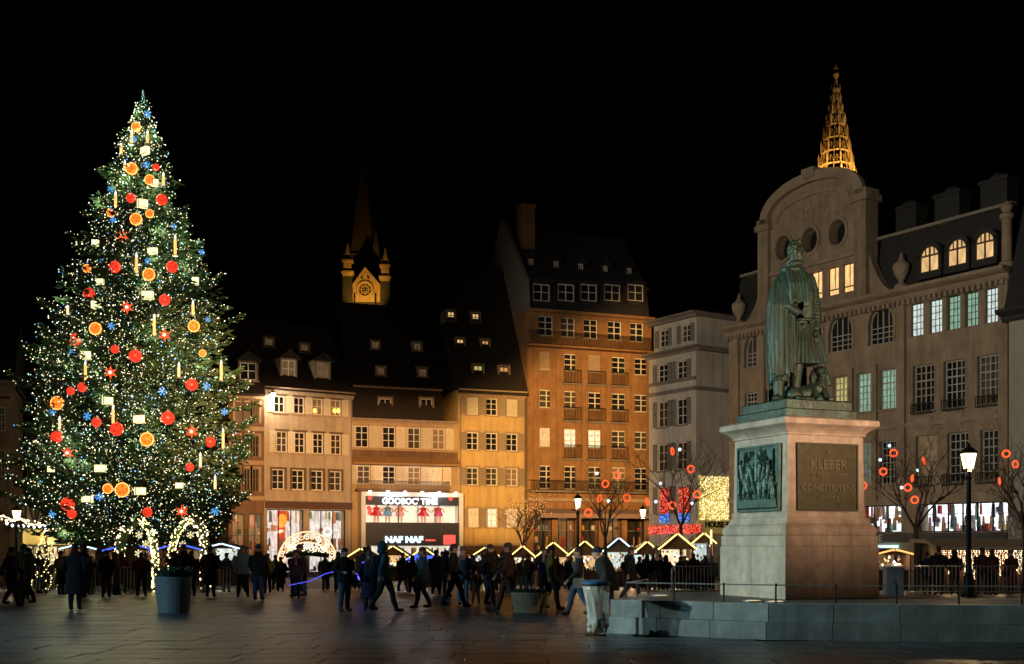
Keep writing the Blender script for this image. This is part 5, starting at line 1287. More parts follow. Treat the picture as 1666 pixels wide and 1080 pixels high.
def on_tree(px, py):
    r_ = prof(py) * k_; dx = (px - axis(py)) * k_; d = math.sqrt(max(r_ * r_ - dx * dx, 0)) * .95 + .55
    return at(px, py, TY - d)
def side_of(px, py):
    d = (px - axis(py)) / max(prof(py), 20)
    return 'left side' if d < -.33 else 'right side' if d > .33 else 'middle'
OM = {}
def ball_mesh():
    a = MB(); a.ell((0, 0, 0), .30, 18, 12); A = a.mesh('shell', g_redball, True); b = a.mesh('shell', g_orball, True)
    d = MB()
    for i in range(16):
        th = i * 2.4; z = -.85 + 1.7 * i / 15; r_ = math.sqrt(1 - z * z); d.ell((.30 * r_ * math.cos(th), .30 * r_ * math.sin(th), .30 * z), .032, 6, 4)
    D_ = d.mesh('dots', mat('ball_dots', (.12, .01, .01), .5)); c = MB(); c.lathe([(.05, .29), (.05, .36), (.02, .38)], 8); c.torus((0, 0, .41), .03, .008, 10, 4); C_ = c.mesh('cap', steel)
    rim = MB(); rim.torus((0, -.10, 0), .29, .03, 24, 6); Rm = rim.mesh('rim', g_orrim, True)
    return A, b, D_, C_, Rm
BA, BO, BD, BC, BR = ball_mesh()
def star_mesh(R0, R1, t, n=6):
    a = MB(); pts = []
    for i in range(2 * n): r_ = R0 if i % 2 == 0 else R1; an = math.pi * i / n; pts.append((r_ * math.sin(an), r_ * math.cos(an)))
    f = a.pt((0, -t, 0)); b = a.pt((0, t, 0)); I = [a.pt((x, 0, z)) for x, z in pts]
    for i in range(2 * n): j = (i + 1) % (2 * n); a.face((f, I[j], I[i])); a.face((b, I[i], I[j]))
    return a
ST = star_mesh(.36, .15, .12).mesh('points', g_starr); SC = star_mesh(.22, .10, .17).mesh('core', g_star)
def flake(R0, m, n=6, th=.02):
    a = MB()
    for i in range(n):
        an = math.pi * 2 * i / n; d = Vector((math.sin(an), 0, math.cos(an))); a.tube([(0, 0, 0), d * R0], th, 5)
        for s in (-1, 1):
            e = Vector((math.sin(an + s * .7), 0, math.cos(an + s * .7)))
            for k in (.45, .7): a.tube([d * R0 * k, d * R0 * k + e * R0 * .28], th * .8, 4)
    return a.mesh('snowflake', m)
FL = flake(.3, g_flake, th=.032)
def place_orn(kind, spots, word, cat, make):
    spots = sorted(spots, key=lambda s: s[1])
    for i, s in enumerate(spots):
        px, py = s[0], s[1]; p = on_tree(px, py)
        o = make(p, s); tag(o, '%s of the %s, %s of the Christmas tree' % (ORD[i], word, side_of(px, py)), cat, word + ' on the Christmas tree')
def mk_ball(red):
    def f(p, s):
        o = empty('ball_ornament', p, rr.uniform(0, 6)); k = .98 * (s[2] if len(s) > 2 else 1.0); o.scale = (k, k, k)
        link('shell', BA if red else BO, o); tag(link('dots', BD, o), kind='stuff'); link('cap', BC, o)
        if not red: r_ = link('rim', BR, o, rot=(0, 0, -o.rotation_euler.z))
        return o
    return f
place_orn('b', [(222, 207, .8), (215, 275), (244, 293, .85), (222, 357), (182, 346, .8), (156, 535), (243, 447), (94, 656, 1.1), (240, 715, 1.1), (200, 797, 1.15), (316, 531, .95), (142, 437, .7), (244, 348, .7), (176, 795, .8), (330, 575, .6)], 'orange glowing balls', 'ornament', mk_ball(False))
place_orn('b', [(263, 325), (187, 434), (280, 434), (268, 488, .95), (122, 552), (220, 579, 1.05), (273, 680, 1.1), (312, 626), (190, 698, 1.1), (110, 820, 1.15), (92, 711), (342, 719, .9), (157, 687, .8), (145, 478), (134, 630, .8), (213, 322, .8), (187, 568, .7), (117, 836, .8), (240, 833, .8), (309, 760, .7), (254, 272, .6), (115, 636, .7)], 'red glowing balls', 'ornament', mk_ball(True))
bm_ = {}
def mk_box(p, s):
    w, h = s[2] * .0265, s[3] * .0265; o = empty('lantern_box', p, rr.uniform(-.7, .7)); key = (w, h)
    if key not in bm_:
        a = MB(); a.box(-w / 2, w / 2, -.12, .12, -h / 2, h / 2); m1 = a.mesh('lit_panel', g_box)
        a = MB(); t = .014
        for x in (-w / 2, w / 2):
            for y in (-.12, .12): a.box(x - t, x + t, y - t, y + t, -h / 2 - t, h / 2 + t)
        for z in (-h / 2, h / 2):
            for y in (-.12, .12): a.box(-w / 2 + t, w / 2 - t, y - t * .9, y + t * .9, z - t, z + t)
        m2_ = a.mesh('frame', mat('lantern_frame', (.4, .35, .15), .5)); bm_[key] = (m1, m2_)
    link('lit_panel', bm_[key][0], o); link('frame', bm_[key][1], o); return o
place_orn('l', [(236, 245, 20, 14), (232, 331, 19, 16), (252, 297, 12, 13), (157, 495, 21, 15), (240, 480, 21, 15), (139, 578, 20, 15), (226, 682, 20, 14), (163, 762, 20, 14), (228, 799, 19, 14), (248, 408, 17, 11), (155, 395, 12, 12), (163, 458, 13, 10), (318, 457, 13, 14), (175, 652, 18, 14), (142, 812, 20, 12), (83, 763, 14, 12), (292, 790, 15, 11)], 'white lantern boxes', 'ornament', mk_box)
def mk_star(p, s): o = empty('star_ornament', p); link('points', ST, o); link('core', SC, o); return o
place_orn('s', [(200, 383), (207, 500), (268, 545), (180, 606), (312, 702), (110, 737), (296, 832)], 'red and white stars', 'ornament', mk_star)
def candle_meshes(h, m):
    a = MB(); a.tube([(0, 0, -h / 2), (0, 0, h / 2)], .07, 8); b = MB(); b.lathe([(.02, h / 2), (.06, h / 2 + .08), (.045, h / 2 + .16), (.005, h / 2 + .26)], 8); c = MB(); c.lathe([(.13, -h / 2 - .06), (.15, -h / 2), (.07, -h / 2 + .02)], 8)
    return a.mesh('stick', m), b.mesh('flame', g_star), c.mesh('holder', steel)
CM = {(h, y): candle_meshes(h, g_cany if y else g_candle) for h in (.5, .8) for y in (0, 1)}
def mk_candle(p, s):
    o = empty('candle_ornament', p)
    for n_, m in zip(('stick', 'flame', 'holder'), CM[(s[2], s[3])]): link(n_, m, o)
    return o
place_orn('c', [(240, 226, .5, 0), (214, 226, .5, 0), (197, 245, .5, 0), (188, 330, .8, 0), (222, 432, .8, 0), (285, 402, .8, 0), (266, 295, .5, 0), (251, 532, .8, 0), (110, 505, .5, 1), (314, 504, .5, 0), (139, 607, .8, 0), (184, 680, .8, 0), (291, 605, .5, 1), (360, 606, .8, 0), (97, 693, .5, 1), (59, 731, .5, 0), (363, 717, .8, 0), (350, 788, .5, 1), (326, 752, .5, 1), (203, 275, .5, 1)], 'slim glowing candles', 'ornament', mk_candle)
def mk_flake(p, s): o = link('snowflake_ornament', FL, None, p, (0, rr.uniform(0, 1), rr.uniform(-.4, .4))); o.scale = (s[2] * .78,) * 3; return o
place_orn('f', [(240, 185, .9), (218, 226, .7), (238, 268, .8), (180, 308, .8), (184, 357, .8), (283, 368, .6), (166, 425, .6), (240, 424, .7), (328, 410, .7), (181, 530, .8), (85, 671, .8), (142, 677, .9), (336, 628, .9), (264, 637, .9), (365, 670, .8), (85, 836, .9), (162, 808, .9), (350, 832, .9), (117, 573, .7), (338, 520, .6)], 'blue snowflakes', 'ornament', mk_flake)

# lit garland arches and hanging snowflakes below the tree
def garland(name, label, pts, n, mats_, r_, cat='arch', green=True, tube=.12):
    root = tag(empty(name, (pts[0][0], pts[0][1], gz(pts[0][1]))), label, cat); o_ = root.location
    P = [Vector(p) - o_ for p in pts]; a = MB(); a.tube(P, tube, 6); a.build('garland', needle if green else iron, root)
    b = MB(); seg = [(P[i + 1] - P[i]).length for i in range(len(P) - 1)]; tot = sum(seg)
    for i in range(n):
        t = rr.random() * tot; k = 0
        while k < len(seg) - 1 and t > seg[k]: t -= seg[k]; k += 1
        p = P[k].lerp(P[k + 1], min(1, t / seg[k])); an = rr.uniform(0, 6.28); b.mi = rr.randrange(len(mats_)); b.octa(p + Vector((math.cos(an), math.sin(an) - .4, math.sin(an * 2) * .6)) * tube * 1.2, r_ * rr.uniform(.7, 1.3))
    tag(b.build('bulbs', mats_, root), kind='stuff'); return root
DA = 50
def ap(px, py, D=DA): return tuple(at(px, py, D))
arch1 = [(228, 845), (243, 862), (250, 880), (253, 905), (254, 960)]; arch2 = [(316, 842), (300, 852), (287, 870), (281, 890), (278, 910), (277, 960)]
arch3 = [(228, 845), (206, 862), (197, 885), (195, 912), (195, 960)]; arch4 = [(316, 842), (328, 862), (335, 885), (335, 912), (335, 960)]
garland('lit_arch', 'bright yellow light garland bending right, left of the gap under the tree', [ap(*p) for p in arch1], 220, [g_gold], .035)
garland('lit_arch', 'bright yellow light garland bending up to the right under the tree', [ap(*p) for p in arch2], 260, [g_gold], .035)
garland('lit_arch', 'green garland with pale bulbs at the left foot of the tree', [ap(*p) for p in arch3], 110, [g_warm], .03, tube=.18)
garland('lit_arch', 'green garland with pale bulbs at the right foot of the tree', [ap(*p) for p in arch4], 130, [g_warm], .03, tube=.18)
FP = flake(.16, g_flakey, th=.018)
for i, (px, py, w) in enumerate(((226, 870, 'upper left'), (237, 885, 'middle left'), (225, 900, 'lower left'), (310, 870, 'upper right'), (297, 886, 'lower right'))):
    p = at(px, py, DA - .3); o = tag(empty('hanging_snowflake', p), 'pale gold snowflake hanging between the garlands, %s' % w, 'ornament', 'snowflakes hanging below the tree')
    link('flake', FP, o); a = MB(); a.tube([(0, 0, .16), (0, 0, 1.2 if py < 880 else 1.7)], .008, 4); a.build('wire', iron, o)

# ================================================================ street lamps
def street_lamp(px, Y, pyl, label, watts, gl=None):
    x = gx(px, Y); z0_ = gz(Y); h = CAMH + (HY - pyl) * Y / FPX - z0_
    o = tag(empty('street_lamp', (x, Y, z0_)), label, 'street lamp', 'street lamps on the square')
    a = MB(); a.lathe([(.26, -.03), (.26, .12), (.18, .2), (.16, .7), (.11, .8), (.085, 1.2), (.075, h - .7), (.11, h - .66), (.07, h - .6), (.06, h - .42)], 12); a.build('post', iron, o, smooth=False)
    a = MB(); a.square([(.115, h - .36), (.19, h + .12)]); a.build('glass', gl or g_lamp, o)
    a = MB(); a.square([(.21, h + .123), (.23, h + .15), (.1, h + .3), (.045, h + .34), (.045, h + .4), (.01, h + .46)]); a.square([(.06, h - .45), (.13, h - .4), (.13, h - .363)])
    for sx in (-1, 1):
        for sy in (-1, 1): a.tube([(sx * .118, sy * .118, h - .37), (sx * .195, sy * .195, h + .125)], .014, 4)
    a.build('lantern_frame', iron, o)
    point('lamp_light', o, (0, -.0, h - .62), watts, (1, .62, .30), .12)
    return o
street_lamp(1576, 37, 744, 'tall black street lamp with a glowing lantern right of the pedestal', 700)
street_lamp(940, 62, 815, 'black street lamp with a lit lantern before the brick building', 500)
street_lamp(1046, 74, 832, 'small far street lamp before the red lights', 3400)
street_lamp(27, 66, 834, 'street lamp with a lit lantern at the left edge, before the yellow shopfront', 1100)
street_lamp(-330, 34, 780, 'street lamp outside the left edge of the frame', 700)
street_lamp(2050, 26, 640, 'street lamp outside the right edge of the frame', 150)

# ================================================================ bare trees with red rings
def bare_tree(px, Y, ptop, spread, label, rings, word, seed, wrap=False, bulbs=()):
    rr2 = random.Random(seed); x = gx(px, Y); z0_ = gz(Y); H = CAMH + (HY - ptop) * Y / FPX - z0_; sp = spread * Y / FPX
    root = tag(empty('bare_tree', (x, Y, z0_)), label, 'tree', 'bare plane trees on the square'); tr = MB(); cr = MB(); tips = []
    hb = H * .42; tr.tube([(0, 0, -.05), (.03, 0, hb * .5), (0, .02, hb)], [.15, .12, .10], 8)
    def grow(p, d, L, r_, lev):
        n_ = 4; pts = [p]
        for i in range(n_):
            d = (d + Vector((rr2.uniform(-.18, .18), rr2.uniform(-.18, .18), rr2.uniform(-.06, .14)))).normalized(); pts.append(pts[-1] + d * L / n_)
        cr.tube(pts, [r_ * (1 - .13 * i) for i in range(n_ + 1)], 5 if lev < 2 else 3, caps=False); tips.append(pts[-1])
        if lev >= 5: return
        for k in range(3 if lev < 4 else 2):
            b = pts[rr2.choice((2, 3, 4, 4))]; a = rr2.uniform(0, 6.28); q = (d * .75 + Vector((math.cos(a), math.sin(a), rr2.uniform(-.1, .5))) * .7).normalized(); grow(b, q, L * rr2.uniform(.6, .8), r_ * .58, lev + 1)
    for k in range(5):
        a = 2 * math.pi * k / 5 + rr2.uniform(-.4, .4); grow(Vector((0, .02, hb - .08)), Vector((math.cos(a) * sp / H * 1.3, math.sin(a) * sp / H * 1.3, .75)).normalized(), H * .27, .062, 1)
    tr.build('trunk', bark, root); cr.build('crown', bark, root)
    if wrap:
        b = MB()
        for i in range(150): t_ = rr2.random(); a = rr2.uniform(0, 6.28); b.octa((.15 * math.cos(a), .15 * math.sin(a), .3 + t_ * hb), .022)
        for t in tips:
            if rr2.random() < .5: b.octa(t, .022)
        tag(b.build('light_string', glow('wrap_bulb', (1, .5, .15), 2.5, 'NONE'), root), kind='stuff')
    rg = MB(); s = Y / FPX; rg.torus((0, 0, 0), 5.4 * s, 1.35 * s, 22, 8); rm = rg.mesh('light_ring', g_red, True)
    for i, (qx, qy) in enumerate(sorted(rings, key=lambda t: t[1])):
        o = empty('light_ring', at(qx, qy, Y + rr2.uniform(-.9, .5))); link('ring', rm, o, (0, 0, 0), (rr2.uniform(-.2, .2), 0, rr2.choice((0, .3, -.4, 1.05)))); w_ = MB(); w_.tube([(0, 0, 6.5 * s), (.02, 0, 6.5 * s + .35)], .008, 4); w_.build('hanger', iron, o); tag(o, '%s red light ring in the bare tree %s' % (ORD[i], word), 'light ring', 'red rings in the tree ' + word)
    bb = MB(); bb.ell((0, 0, 0), 2.6 * s, 8, 6); bmm = bb.mesh('bulb', g_stripb)
    for i, (qx, qy) in enumerate(sorted(bulbs, key=lambda t: t[1])):
        o = link('blue_bulb', bmm, None, at(qx, qy, Y - .3)); tag(o, '%s small pale blue bulb in the bare tree %s' % (ORD[i], word), 'bulb', 'blue bulbs in the tree ' + word)
bare_tree(1490, 52, 712, 85, 'bare tree with red rings between the pedestal and the right street lamp', [(1454, 737), (1437, 767), (1405, 790), (1477, 793), (1503, 750), (1484, 778), (1488, 813)], 'right of the pedestal', 1, bulbs=[(1432, 748), (1447, 725), (1493, 765), (1467, 793)])
bare_tree(1668, 46, 720, 60, 'bare tree cut by the right edge with red rings', [(1626, 783), (1637, 738), (1652, 755)], 'at the right edge', 2)
bare_tree(1108, 68, 718, 58, 'bare tree with red rings before the white house', [(1094, 734), (1124, 763), (1134, 804), (1094, 822), (1053, 816)], 'before the white house', 3, bulbs=[(1106, 731), (1075, 786), (1067, 816), (1126, 819)])
bare_tree(985, 70, 765, 46, 'bare tree with red rings before the brick building', [(985, 787), (975, 811), (1020, 810), (957, 834), (1004, 773)], 'before the brick building', 4, bulbs=[(990, 815), (971, 770)])
bare_tree(851, 80, 812, 30, 'small tree wrapped in amber lights beside the ochre house', [], 'x', 5, wrap=True)

# ================================================================ market
woodm = mat('chalet_wood', (.16, .085, .045), .8, var=.4, vscale=3, objrand=.2); woodr = mat('chalet_roof', (.09, .06, .045), .85, var=.4, vscale=3)
def chalet(px, pyr, wpx, Y, strip, label, seed, inner=None, rise=.40, depth=2.4):
    x = gx(px, Y); z0_ = gz(Y); w = wpx * Y / FPX; zr = CAMH + (HY - pyr) * Y / FPX - z0_; ze = zr - w * rise; wb = w * .86
    o = tag(empty('market_chalet', (x, Y, z0_)), label, 'market stall', 'chalets of the Christmas market')
    ze_w = ze - .02; a = MB(); t = .06
    a.box(-wb / 2, -wb / 2 + t, 0, depth, 0, ze_w); a.box(wb / 2 - t, wb / 2, 0, depth, 0, ze_w); a.box(-wb / 2 + t, wb / 2 - t, depth - t, depth, 0, ze_w)
    a.build('walls', woodm, o)
    n_ = 9
    for i in range(n_): b = MB(); b.box(-wb / 2 + t + (wb - 2 * t) * i / n_ + .006, -wb / 2 + t + (wb - 2 * t) * (i + 1) / n_ - .006, .02, .05, 0, .92); b.build('board', woodm, o)
    a = MB(); a.box(-wb / 2 - .04, wb / 2 + .04, -.22, .12, .925, .98); a.build('counter', woodm, o)
    a = MB(); a.prism([(-w * .47, ze), (w * .47, ze), (0, zr - .1)], .02, .07); a.build('gable_board', woodm, o)
    a = MB()
    for s in (-1, 1):
        p = [(0, zr - .06), (s * (w / 2 + .02), ze - .08), (s * (w / 2 + .02), ze), (0, zr + .03)]; a.prism(p if s > 0 else p[::-1], -.35, depth + .2)
    a.build('roof', woodr, o)
    for s in (-1, 1):
        a = MB(); a.tube([(s * .04, -.40, zr - .02), (s * (w / 2 + .01), -.40, ze - .04)], .045, 6); a.build('light_strip', strip, o)
    a = MB(); a.box(-wb / 2 + t, wb / 2 - t, depth - t - .05, depth - t - .01, .95, ze - .05); a.build('lit_back', inner or lit_w, o)
    r3 = random.Random(seed); g = MB(); pal = [MATS['goods_%d' % i] for i in range(8)]
    for i in range(46):
        g.mi = r3.randrange(8); u = r3.uniform(-wb * .42, wb * .42); s = r3.uniform(.05, .13)
        if r3.random() < .55: g.lathe([(s * .6, .985), (s, 1.0 + s), (s * .7, .99 + 2.2 * s), (.01, 1 + 2.6 * s)], 7, (u, r3.uniform(-.1, .6)))
        else: zz = r3.uniform(1.3, max(1.4, ze - .1)); g.lathe([(.01, zz - s), (s * .8, zz), (.01, zz + s)], 7, (u, r3.uniform(.1, 1.6)))
    tag(g.build('wares', pal, o), kind='stuff')
    point('stall_light', o, (0, .1, ze - .2), 55, (1, .78, .48), .1)
    return o
chs = [(850, 888, 46, 76, 0, 'chalet roofed with yellow light strips, leftmost of the row before the brick building'), (900, 882, 60, 74, 0, 'chalet with yellow light strips right of the leftmost one'),
       (951, 880, 58, 74, 0, 'chalet with yellow light strips by the brick building lamp'), (1006, 875, 56, 72, 1, 'chalet with icy blue light strips'), (1052, 881, 52, 72, 0, 'chalet with yellow strips just right of the icy blue one'),
       (1101, 868, 62, 66, 0, 'larger chalet with yellow strips below the red banner'), (1144, 867, 40, 70, 0, 'narrow chalet with yellow strips nearest the pedestal')]
inn = [lit_y, lit_w, lit_w, lit_c, lit_c, lit_y, lit_c]
for i, c in enumerate(chs): chalet(c[0], c[1], c[2], c[3], (g_strip, g_stripb)[c[4]], c[5], 100 + i, inn[i])
chalet(690, 891, 66, 70, g_strip, 'chalet hung with blue lights before the fashion shop', 120, lit('blue_inner', (.1, .25, 1), .6), rise=.33)
chalet(588, 892, 60, 72, g_strip, 'chalet between the market arch and the fashion shop', 121, lit_w, rise=.3)
chalet(215, 884, 90, 74, g_neon, 'chalet edged in blue neon behind the left arch of the tree', 122, lit_dim, rise=.12)
chalet(292, 884, 90, 74, g_neon, 'chalet edged in blue neon behind the right arch of the tree', 123, lit_dim, rise=.12)
chalet(362, 884, 60, 74, g_stripb, 'chalet with white neon edge at the right foot of the tree', 124, lit_c, rise=.12)
chalet(130, 885, 60, 74, g_stripb, 'chalet with a pale edge left of the tree arches', 125, lit_dim, rise=.12)
chalet(640, 888, 50, 84, g_strip, 'chalet half hidden behind the crowd below the shop sign', 126, lit_w, rise=.3)
chalet(790, 890, 44, 80, g_strip, 'chalet under the ochre house', 127, lit_c, rise=.3)
mb = MB(); p = at(1157, 885, 69); q = at(1157, 862, 69); o = tag(empty('light_pole', (p.x, p.y, gz(69))), 'upright yellow light tube beside the narrow chalet', 'light'); mb.tube([(0, 0, 0), (0, 0, p.z - gz(69))], .04, 6); mb.build('pole', iron, o)
mb = MB(); mb.tube([(0, 0, p.z - gz(69)), (0, 0, q.z - gz(69))], .06, 6); mb.build('tube', g_strip, o)
# blue light drops on the chalet before the fashion shop, blue strings in the crowd
def bulb_string(name, label, pts, n, m, r_, jit=.15, cat='lights'):
    root = tag(empty(name, pts[0]), label, cat); P = [Vector(p) - Vector(pts[0]) for p in pts]
    a = MB(); a.tube(P, .012, 4); a.build('cable', iron, root); b = MB()
    for i in range(n):
        t = i / max(1, n - 1) * (len(P) - 1); k = min(int(t), len(P) - 2); q = P[k].lerp(P[k + 1], t - k); b.octa(q + Vector((0, -.05, -rr.random() * jit)), r_ * rr.uniform(.7, 1.3))
    tag(b.build('bulbs', m, root), kind='stuff')
bulb_string('light_string', 'string of blue lights along the eave of the chalet before the shop', [at(662, 905, 68.5), at(690, 900, 68.5), at(718, 908, 68.5)], 60, g_neon, .06, .35)
bulb_string('light_string', 'violet blue light string in the middle of the crowd', [at(583, 930, 36.5), at(590, 915, 36.5), at(602, 908, 36.5)], 36, glow('bulb_violet', (.12, .10, 1), 2.0), .035, .3)
bulb_string('light_cable', 'thin violet light cable swinging over the dark barrier', [at(470, 952, 37), at(505, 945, 37), at(530, 933, 37), at(555, 927, 37), at(583, 934, 37)], 130, MATS['bulb_violet'], .012, .01)
bulb_string('light_string', 'warm bulb string across the yellow shopfront at the left edge', [at(2, 838, 66), at(30, 842, 66), at(60, 848, 66), at(100, 846, 66), at(135, 838, 66)], 70, g_warm, .05, .25)
bulb_string('light_string', 'cold white bulb string below the warm one at the left edge', [at(12, 851, 68), at(50, 856, 68), at(90, 855, 68), at(125, 853, 68)], 14, g_cool, .10, .1)
# market gateway arch of light curls
AY = 60; gate = tag(empty('market_arch', (gx(500, AY), AY, gz(AY))), 'glowing filigree market arch of warm light curls above the crowd', 'arch')
s = AY / FPX; zc = CAMH + (HY - 915) * s - gz(AY)
def arc(r0, r1, a0, a1, n=20): return [(r0 * s * math.cos(R(a0 + (a1 - a0) * i / n)), 0, zc + r1 * s * math.sin(R(a0 + (a1 - a0) * i / n))) for i in range(n + 1)]
gl_ = glow('arch_tube', (1, .62, .32), 1.6); gl2 = glow('arch_tube_pale', (1, .85, .6), 1.8)
mb = MB(); mb.tube(arc(48, 50, 0, 180), .045, 6); mb.build('outer_tube', gl_, gate)
mb = MB(); mb.tube(arc(38, 33, 0, 180), .04, 6); mb.build('inner_tube', gl_, gate)
for i in range(15):
    t = R(6 + 168 * i / 14); cx_, cz_ = 43 * s * math.cos(t), zc + 41.5 * s * math.sin(t); b = MB(); pts = []
    for j in range(22): a = j * .42 + i; r_ = .17 * (1 - j / 26); pts.append((cx_ + r_ * math.cos(a), -.04, cz_ + r_ * math.sin(a)))
    b.tube(pts, .022, 5); b.build('light_curl', gl2 if i % 2 else gl_, gate)
for i in range(9):
    b = MB(); pts = []; cx_, cz_ = (-26 + 6.5 * i) * s, zc + 23 * s + .12 * math.sin(i * 2)
    for j in range(20): a = j * .42 + i * 2; r_ = .19 * (1 - j / 24); pts.append((cx_ + r_ * math.cos(a), -.03, cz_ + r_ * math.sin(a)))
    b.tube(pts, .024, 5); b.build('light_curl', gl2, gate)
b = MB(); b.torus((33 * s, 0, zc + 50 * s), 6 * s, .05, 20, 6); b.build('light_ring', gl2, gate)
b = MB(); b.box(-5 * s, 10 * s, -.1, 0, zc + 24 * s, zc + 32 * s); b.build('white_plate', glow('arch_plate', (1, .93, .8), .9), gate)
b = MB(); b.tube([(-40 * s, .1, zc + 12 * s), (0, .1, zc + 16 * s), (40 * s, .1, zc + 12 * s)], .16, 8); b.build('fir_garland', needle, gate)
for sx in (-1, 1): b = MB(); b.tube([(sx * 48 * s, 0, 0), (sx * 48 * s, 0, zc)], .07, 8); b.build('post', iron, gate)
# lit small fir at the left
sf = tag(empty('lit_fir', (gx(75, 47), 47, gz(47))), 'small fir wrapped in warm lights at the left edge behind the railing', 'tree'); b = MB(); b.tube([(0, 0, 0), (0, 0, 2.3)], [.05, .01], 6); b.build('trunk', bark, sf)
b = MB(); c = MB()
for i in range(420):
    t = rr.random(); r_ = .75 * (1 - t) * rr.uniform(.5, 1) + .05; a = rr.uniform(0, 6.28); p = Vector((r_ * math.cos(a), r_ * math.sin(a), .15 + 2.1 * t)); d = Vector((math.cos(a), math.sin(a), -.1))
    u = d.cross(Vector((0, 0, 1))) * .05; b.quad(p - d * .12, p + u, p + d * .18, p - u)
    if i % 3 == 0: c.octa(p + d * .15, .022)
b.build('crown', needle, sf); tag(c.build('bulbs', g_gold, sf), kind='stuff')

# canopy stall with light curtains at the right
stY = 48; st = tag(empty('canopy_stall', (gx(1600, stY), stY, gz(stY))), 'long canopy stall hung with warm light curtains behind the right street lamp', 'market stall')
s = stY / FPX; zt_ = CAMH + (HY - 884) * s - gz(stY); hw = 88 * s
mb = MB(); mb.prism([(-.9, zt_ - .28), (-.9, zt_ - .14), (0.6, zt_ + .18), (2.4, zt_ + .18), (2.4, zt_ + .04), (.6, zt_ + .04)], -hw, hw, 'x'); mb.build('canopy', mat('canopy_cloth', (.5, .40, .30), .8), st)
mb = MB(); mb.box(-hw + 1.0, hw - .1, 2.2, 2.3, 0, zt_); mb.build('back_wall', mat('stall_back', (.3, .14, .06), .8), st)
for x in (-hw + .1, -hw / 3, hw / 3, hw - .1): mb = MB(); mb.box(x - .04, x + .04, -.84, -.76, 0, zt_ - .2); mb.build('post', darkwood, st)
mb = MB(); mb.box(-hw + .15, hw - .15, -.6, -.2, 0, .95); mb.build('counter', woodm, st)
mb = MB()
for i in range(46):
    x = -hw + .1 + (2 * hw - .2) * i / 45; L_ = rr.uniform(.35, 1.4)
    for j in range(int(L_ / .07)): mb.octa((x + rr.uniform(-.03, .03), -.86, zt_ - .3 - j * .07), rr.choice((.016, .022, .03)))
tag(mb.build('light_curtain', glow('icicle_bulb', (1, .72, .42), 4.0, 'NONE'), st), kind='stuff')
point('stall_light', st, (-hw / 2, .8, zt_ - .3), 26, (1, .62, .30), .15); point('stall_light', st, (hw / 2, .8, zt_ - .3), 26, (1, .62, .30), .15)
chalet(1452, 893, 70, 56, g_candle, 'reddish chalet with a lit sign between the pedestal and the canopy stall', 131, lit_dim, rise=.12)
cb = tag(empty('grey_cabinet', (gx(1453, 37.5), 37.5, 0)), 'pale grey service cabinet beside the pedestal', 'cabinet'); mb = MB(); mb.box(-.27, .27, -.2, .2, .04, .98); mb.build('body', mat('cabinet_paint', (.45, .52, .58), .5, var=.15), cb)
for sx in (-1, 1): mb = MB(); mb.box(sx * .135 - .125, sx * .135 + .125, -.222, -.203, .1, .85); o = mb.build('door', MATS['cabinet_paint'], cb); m_ = MB(); m_.box(sx * .03 - .01, sx * .03 + .01, -.245, -.223, .45, .55); m_.build('handle', iron, o)
mb = MB(); mb.prism([(-.24, .983), (-.24, 1.02), (0, 1.06), (.24, 1.02), (.24, .983)], -.3, .3, 'x'); mb.build('lid', MATS['cabinet_paint'], cb); mb = MB(); mb.box(-.25, .25, -.18, .18, -.03, .038); mb.build('plinth', iron, cb)

# crowd barriers
def barrier_proto():
    o = empty('crowd_barrier'); a = MB(); w, h = 2.1, 1.05
    a.tube([(-w / 2, 0, .18), (-w / 2, 0, h - .08), (-w / 2 + .08, 0, h), (w / 2 - .08, 0, h), (w / 2, 0, h - .08), (w / 2, 0, .18), (-w / 2, 0, .18)], .021, 6); a.build('frame', steel, o)
    b = MB(); b.tube([(0, 0, .19), (0, 0, h - .01)], .011, 5); bm2 = b.mesh('bar', steel)
    for i in range(15): link('bar', bm2, o, (-w / 2 + w * (i + 1) / 16, 0, 0))
    for sx in (-1, 1): a = MB(); a.tube([(sx * .75, -.3, 0), (sx * .75, -.05, .17), (sx * .75, .05, .17), (sx * .75, .3, 0)], .02, 6); a.build('foot', steel, o)
    return o
bp_ = barrier_proto(); first = True
for px, Y, rz, lab in ((1140, 41, .15, 'steel crowd barrier left of the pedestal, before the chalets'), (1530, 40, -.05, 'steel crowd barrier left of the right street lamp'), (1632, 39.5, .05, 'steel crowd barrier right of the right street lamp'),
                       (70, 45, .05, 'dark steel barrier before the lit small fir'), (150, 45, 0, 'dark steel barrier left of the planter, behind the crowd'), (240, 45, -.03, 'dark steel barrier behind the planter'), (330, 45, .02, 'dark steel barrier right of the planter, behind the crowd')):
    o = bp_ if first else copy_tree(bp_); first = False; o.location = (gx(px, Y), Y, gz(Y)); o.rotation_euler = (0, 0, rz); tag(o, lab, 'barrier', 'steel crowd barriers')
# low rail round the platform
rail = tag(empty('low_railing', (4.63, 21.3, ZP)), 'low black railing along the edge of the monument platform', 'railing'); RP = [(x, y) for x, y in inset(PC, .42)]
path = [Vector(RP[5]).lerp(Vector(RP[6]), .55), Vector(RP[6]), Vector(RP[0]), Vector(RP[1])]
for a, b in zip(path, path[1:]):
    n_ = max(2, round((b - a).length / 1.15))
    for i in range(n_): p = a.lerp(b, i / n_); m_ = MB(); m_.tube([(p.x, p.y, 0), (p.x, p.y, .36)], .018, 6); m_.build('post', iron, rail)
    m_ = MB(); m_.tube([(a.x, a.y, .33), (b.x, b.y, .33)], .013, 6); m_.build('rail', steel, rail)

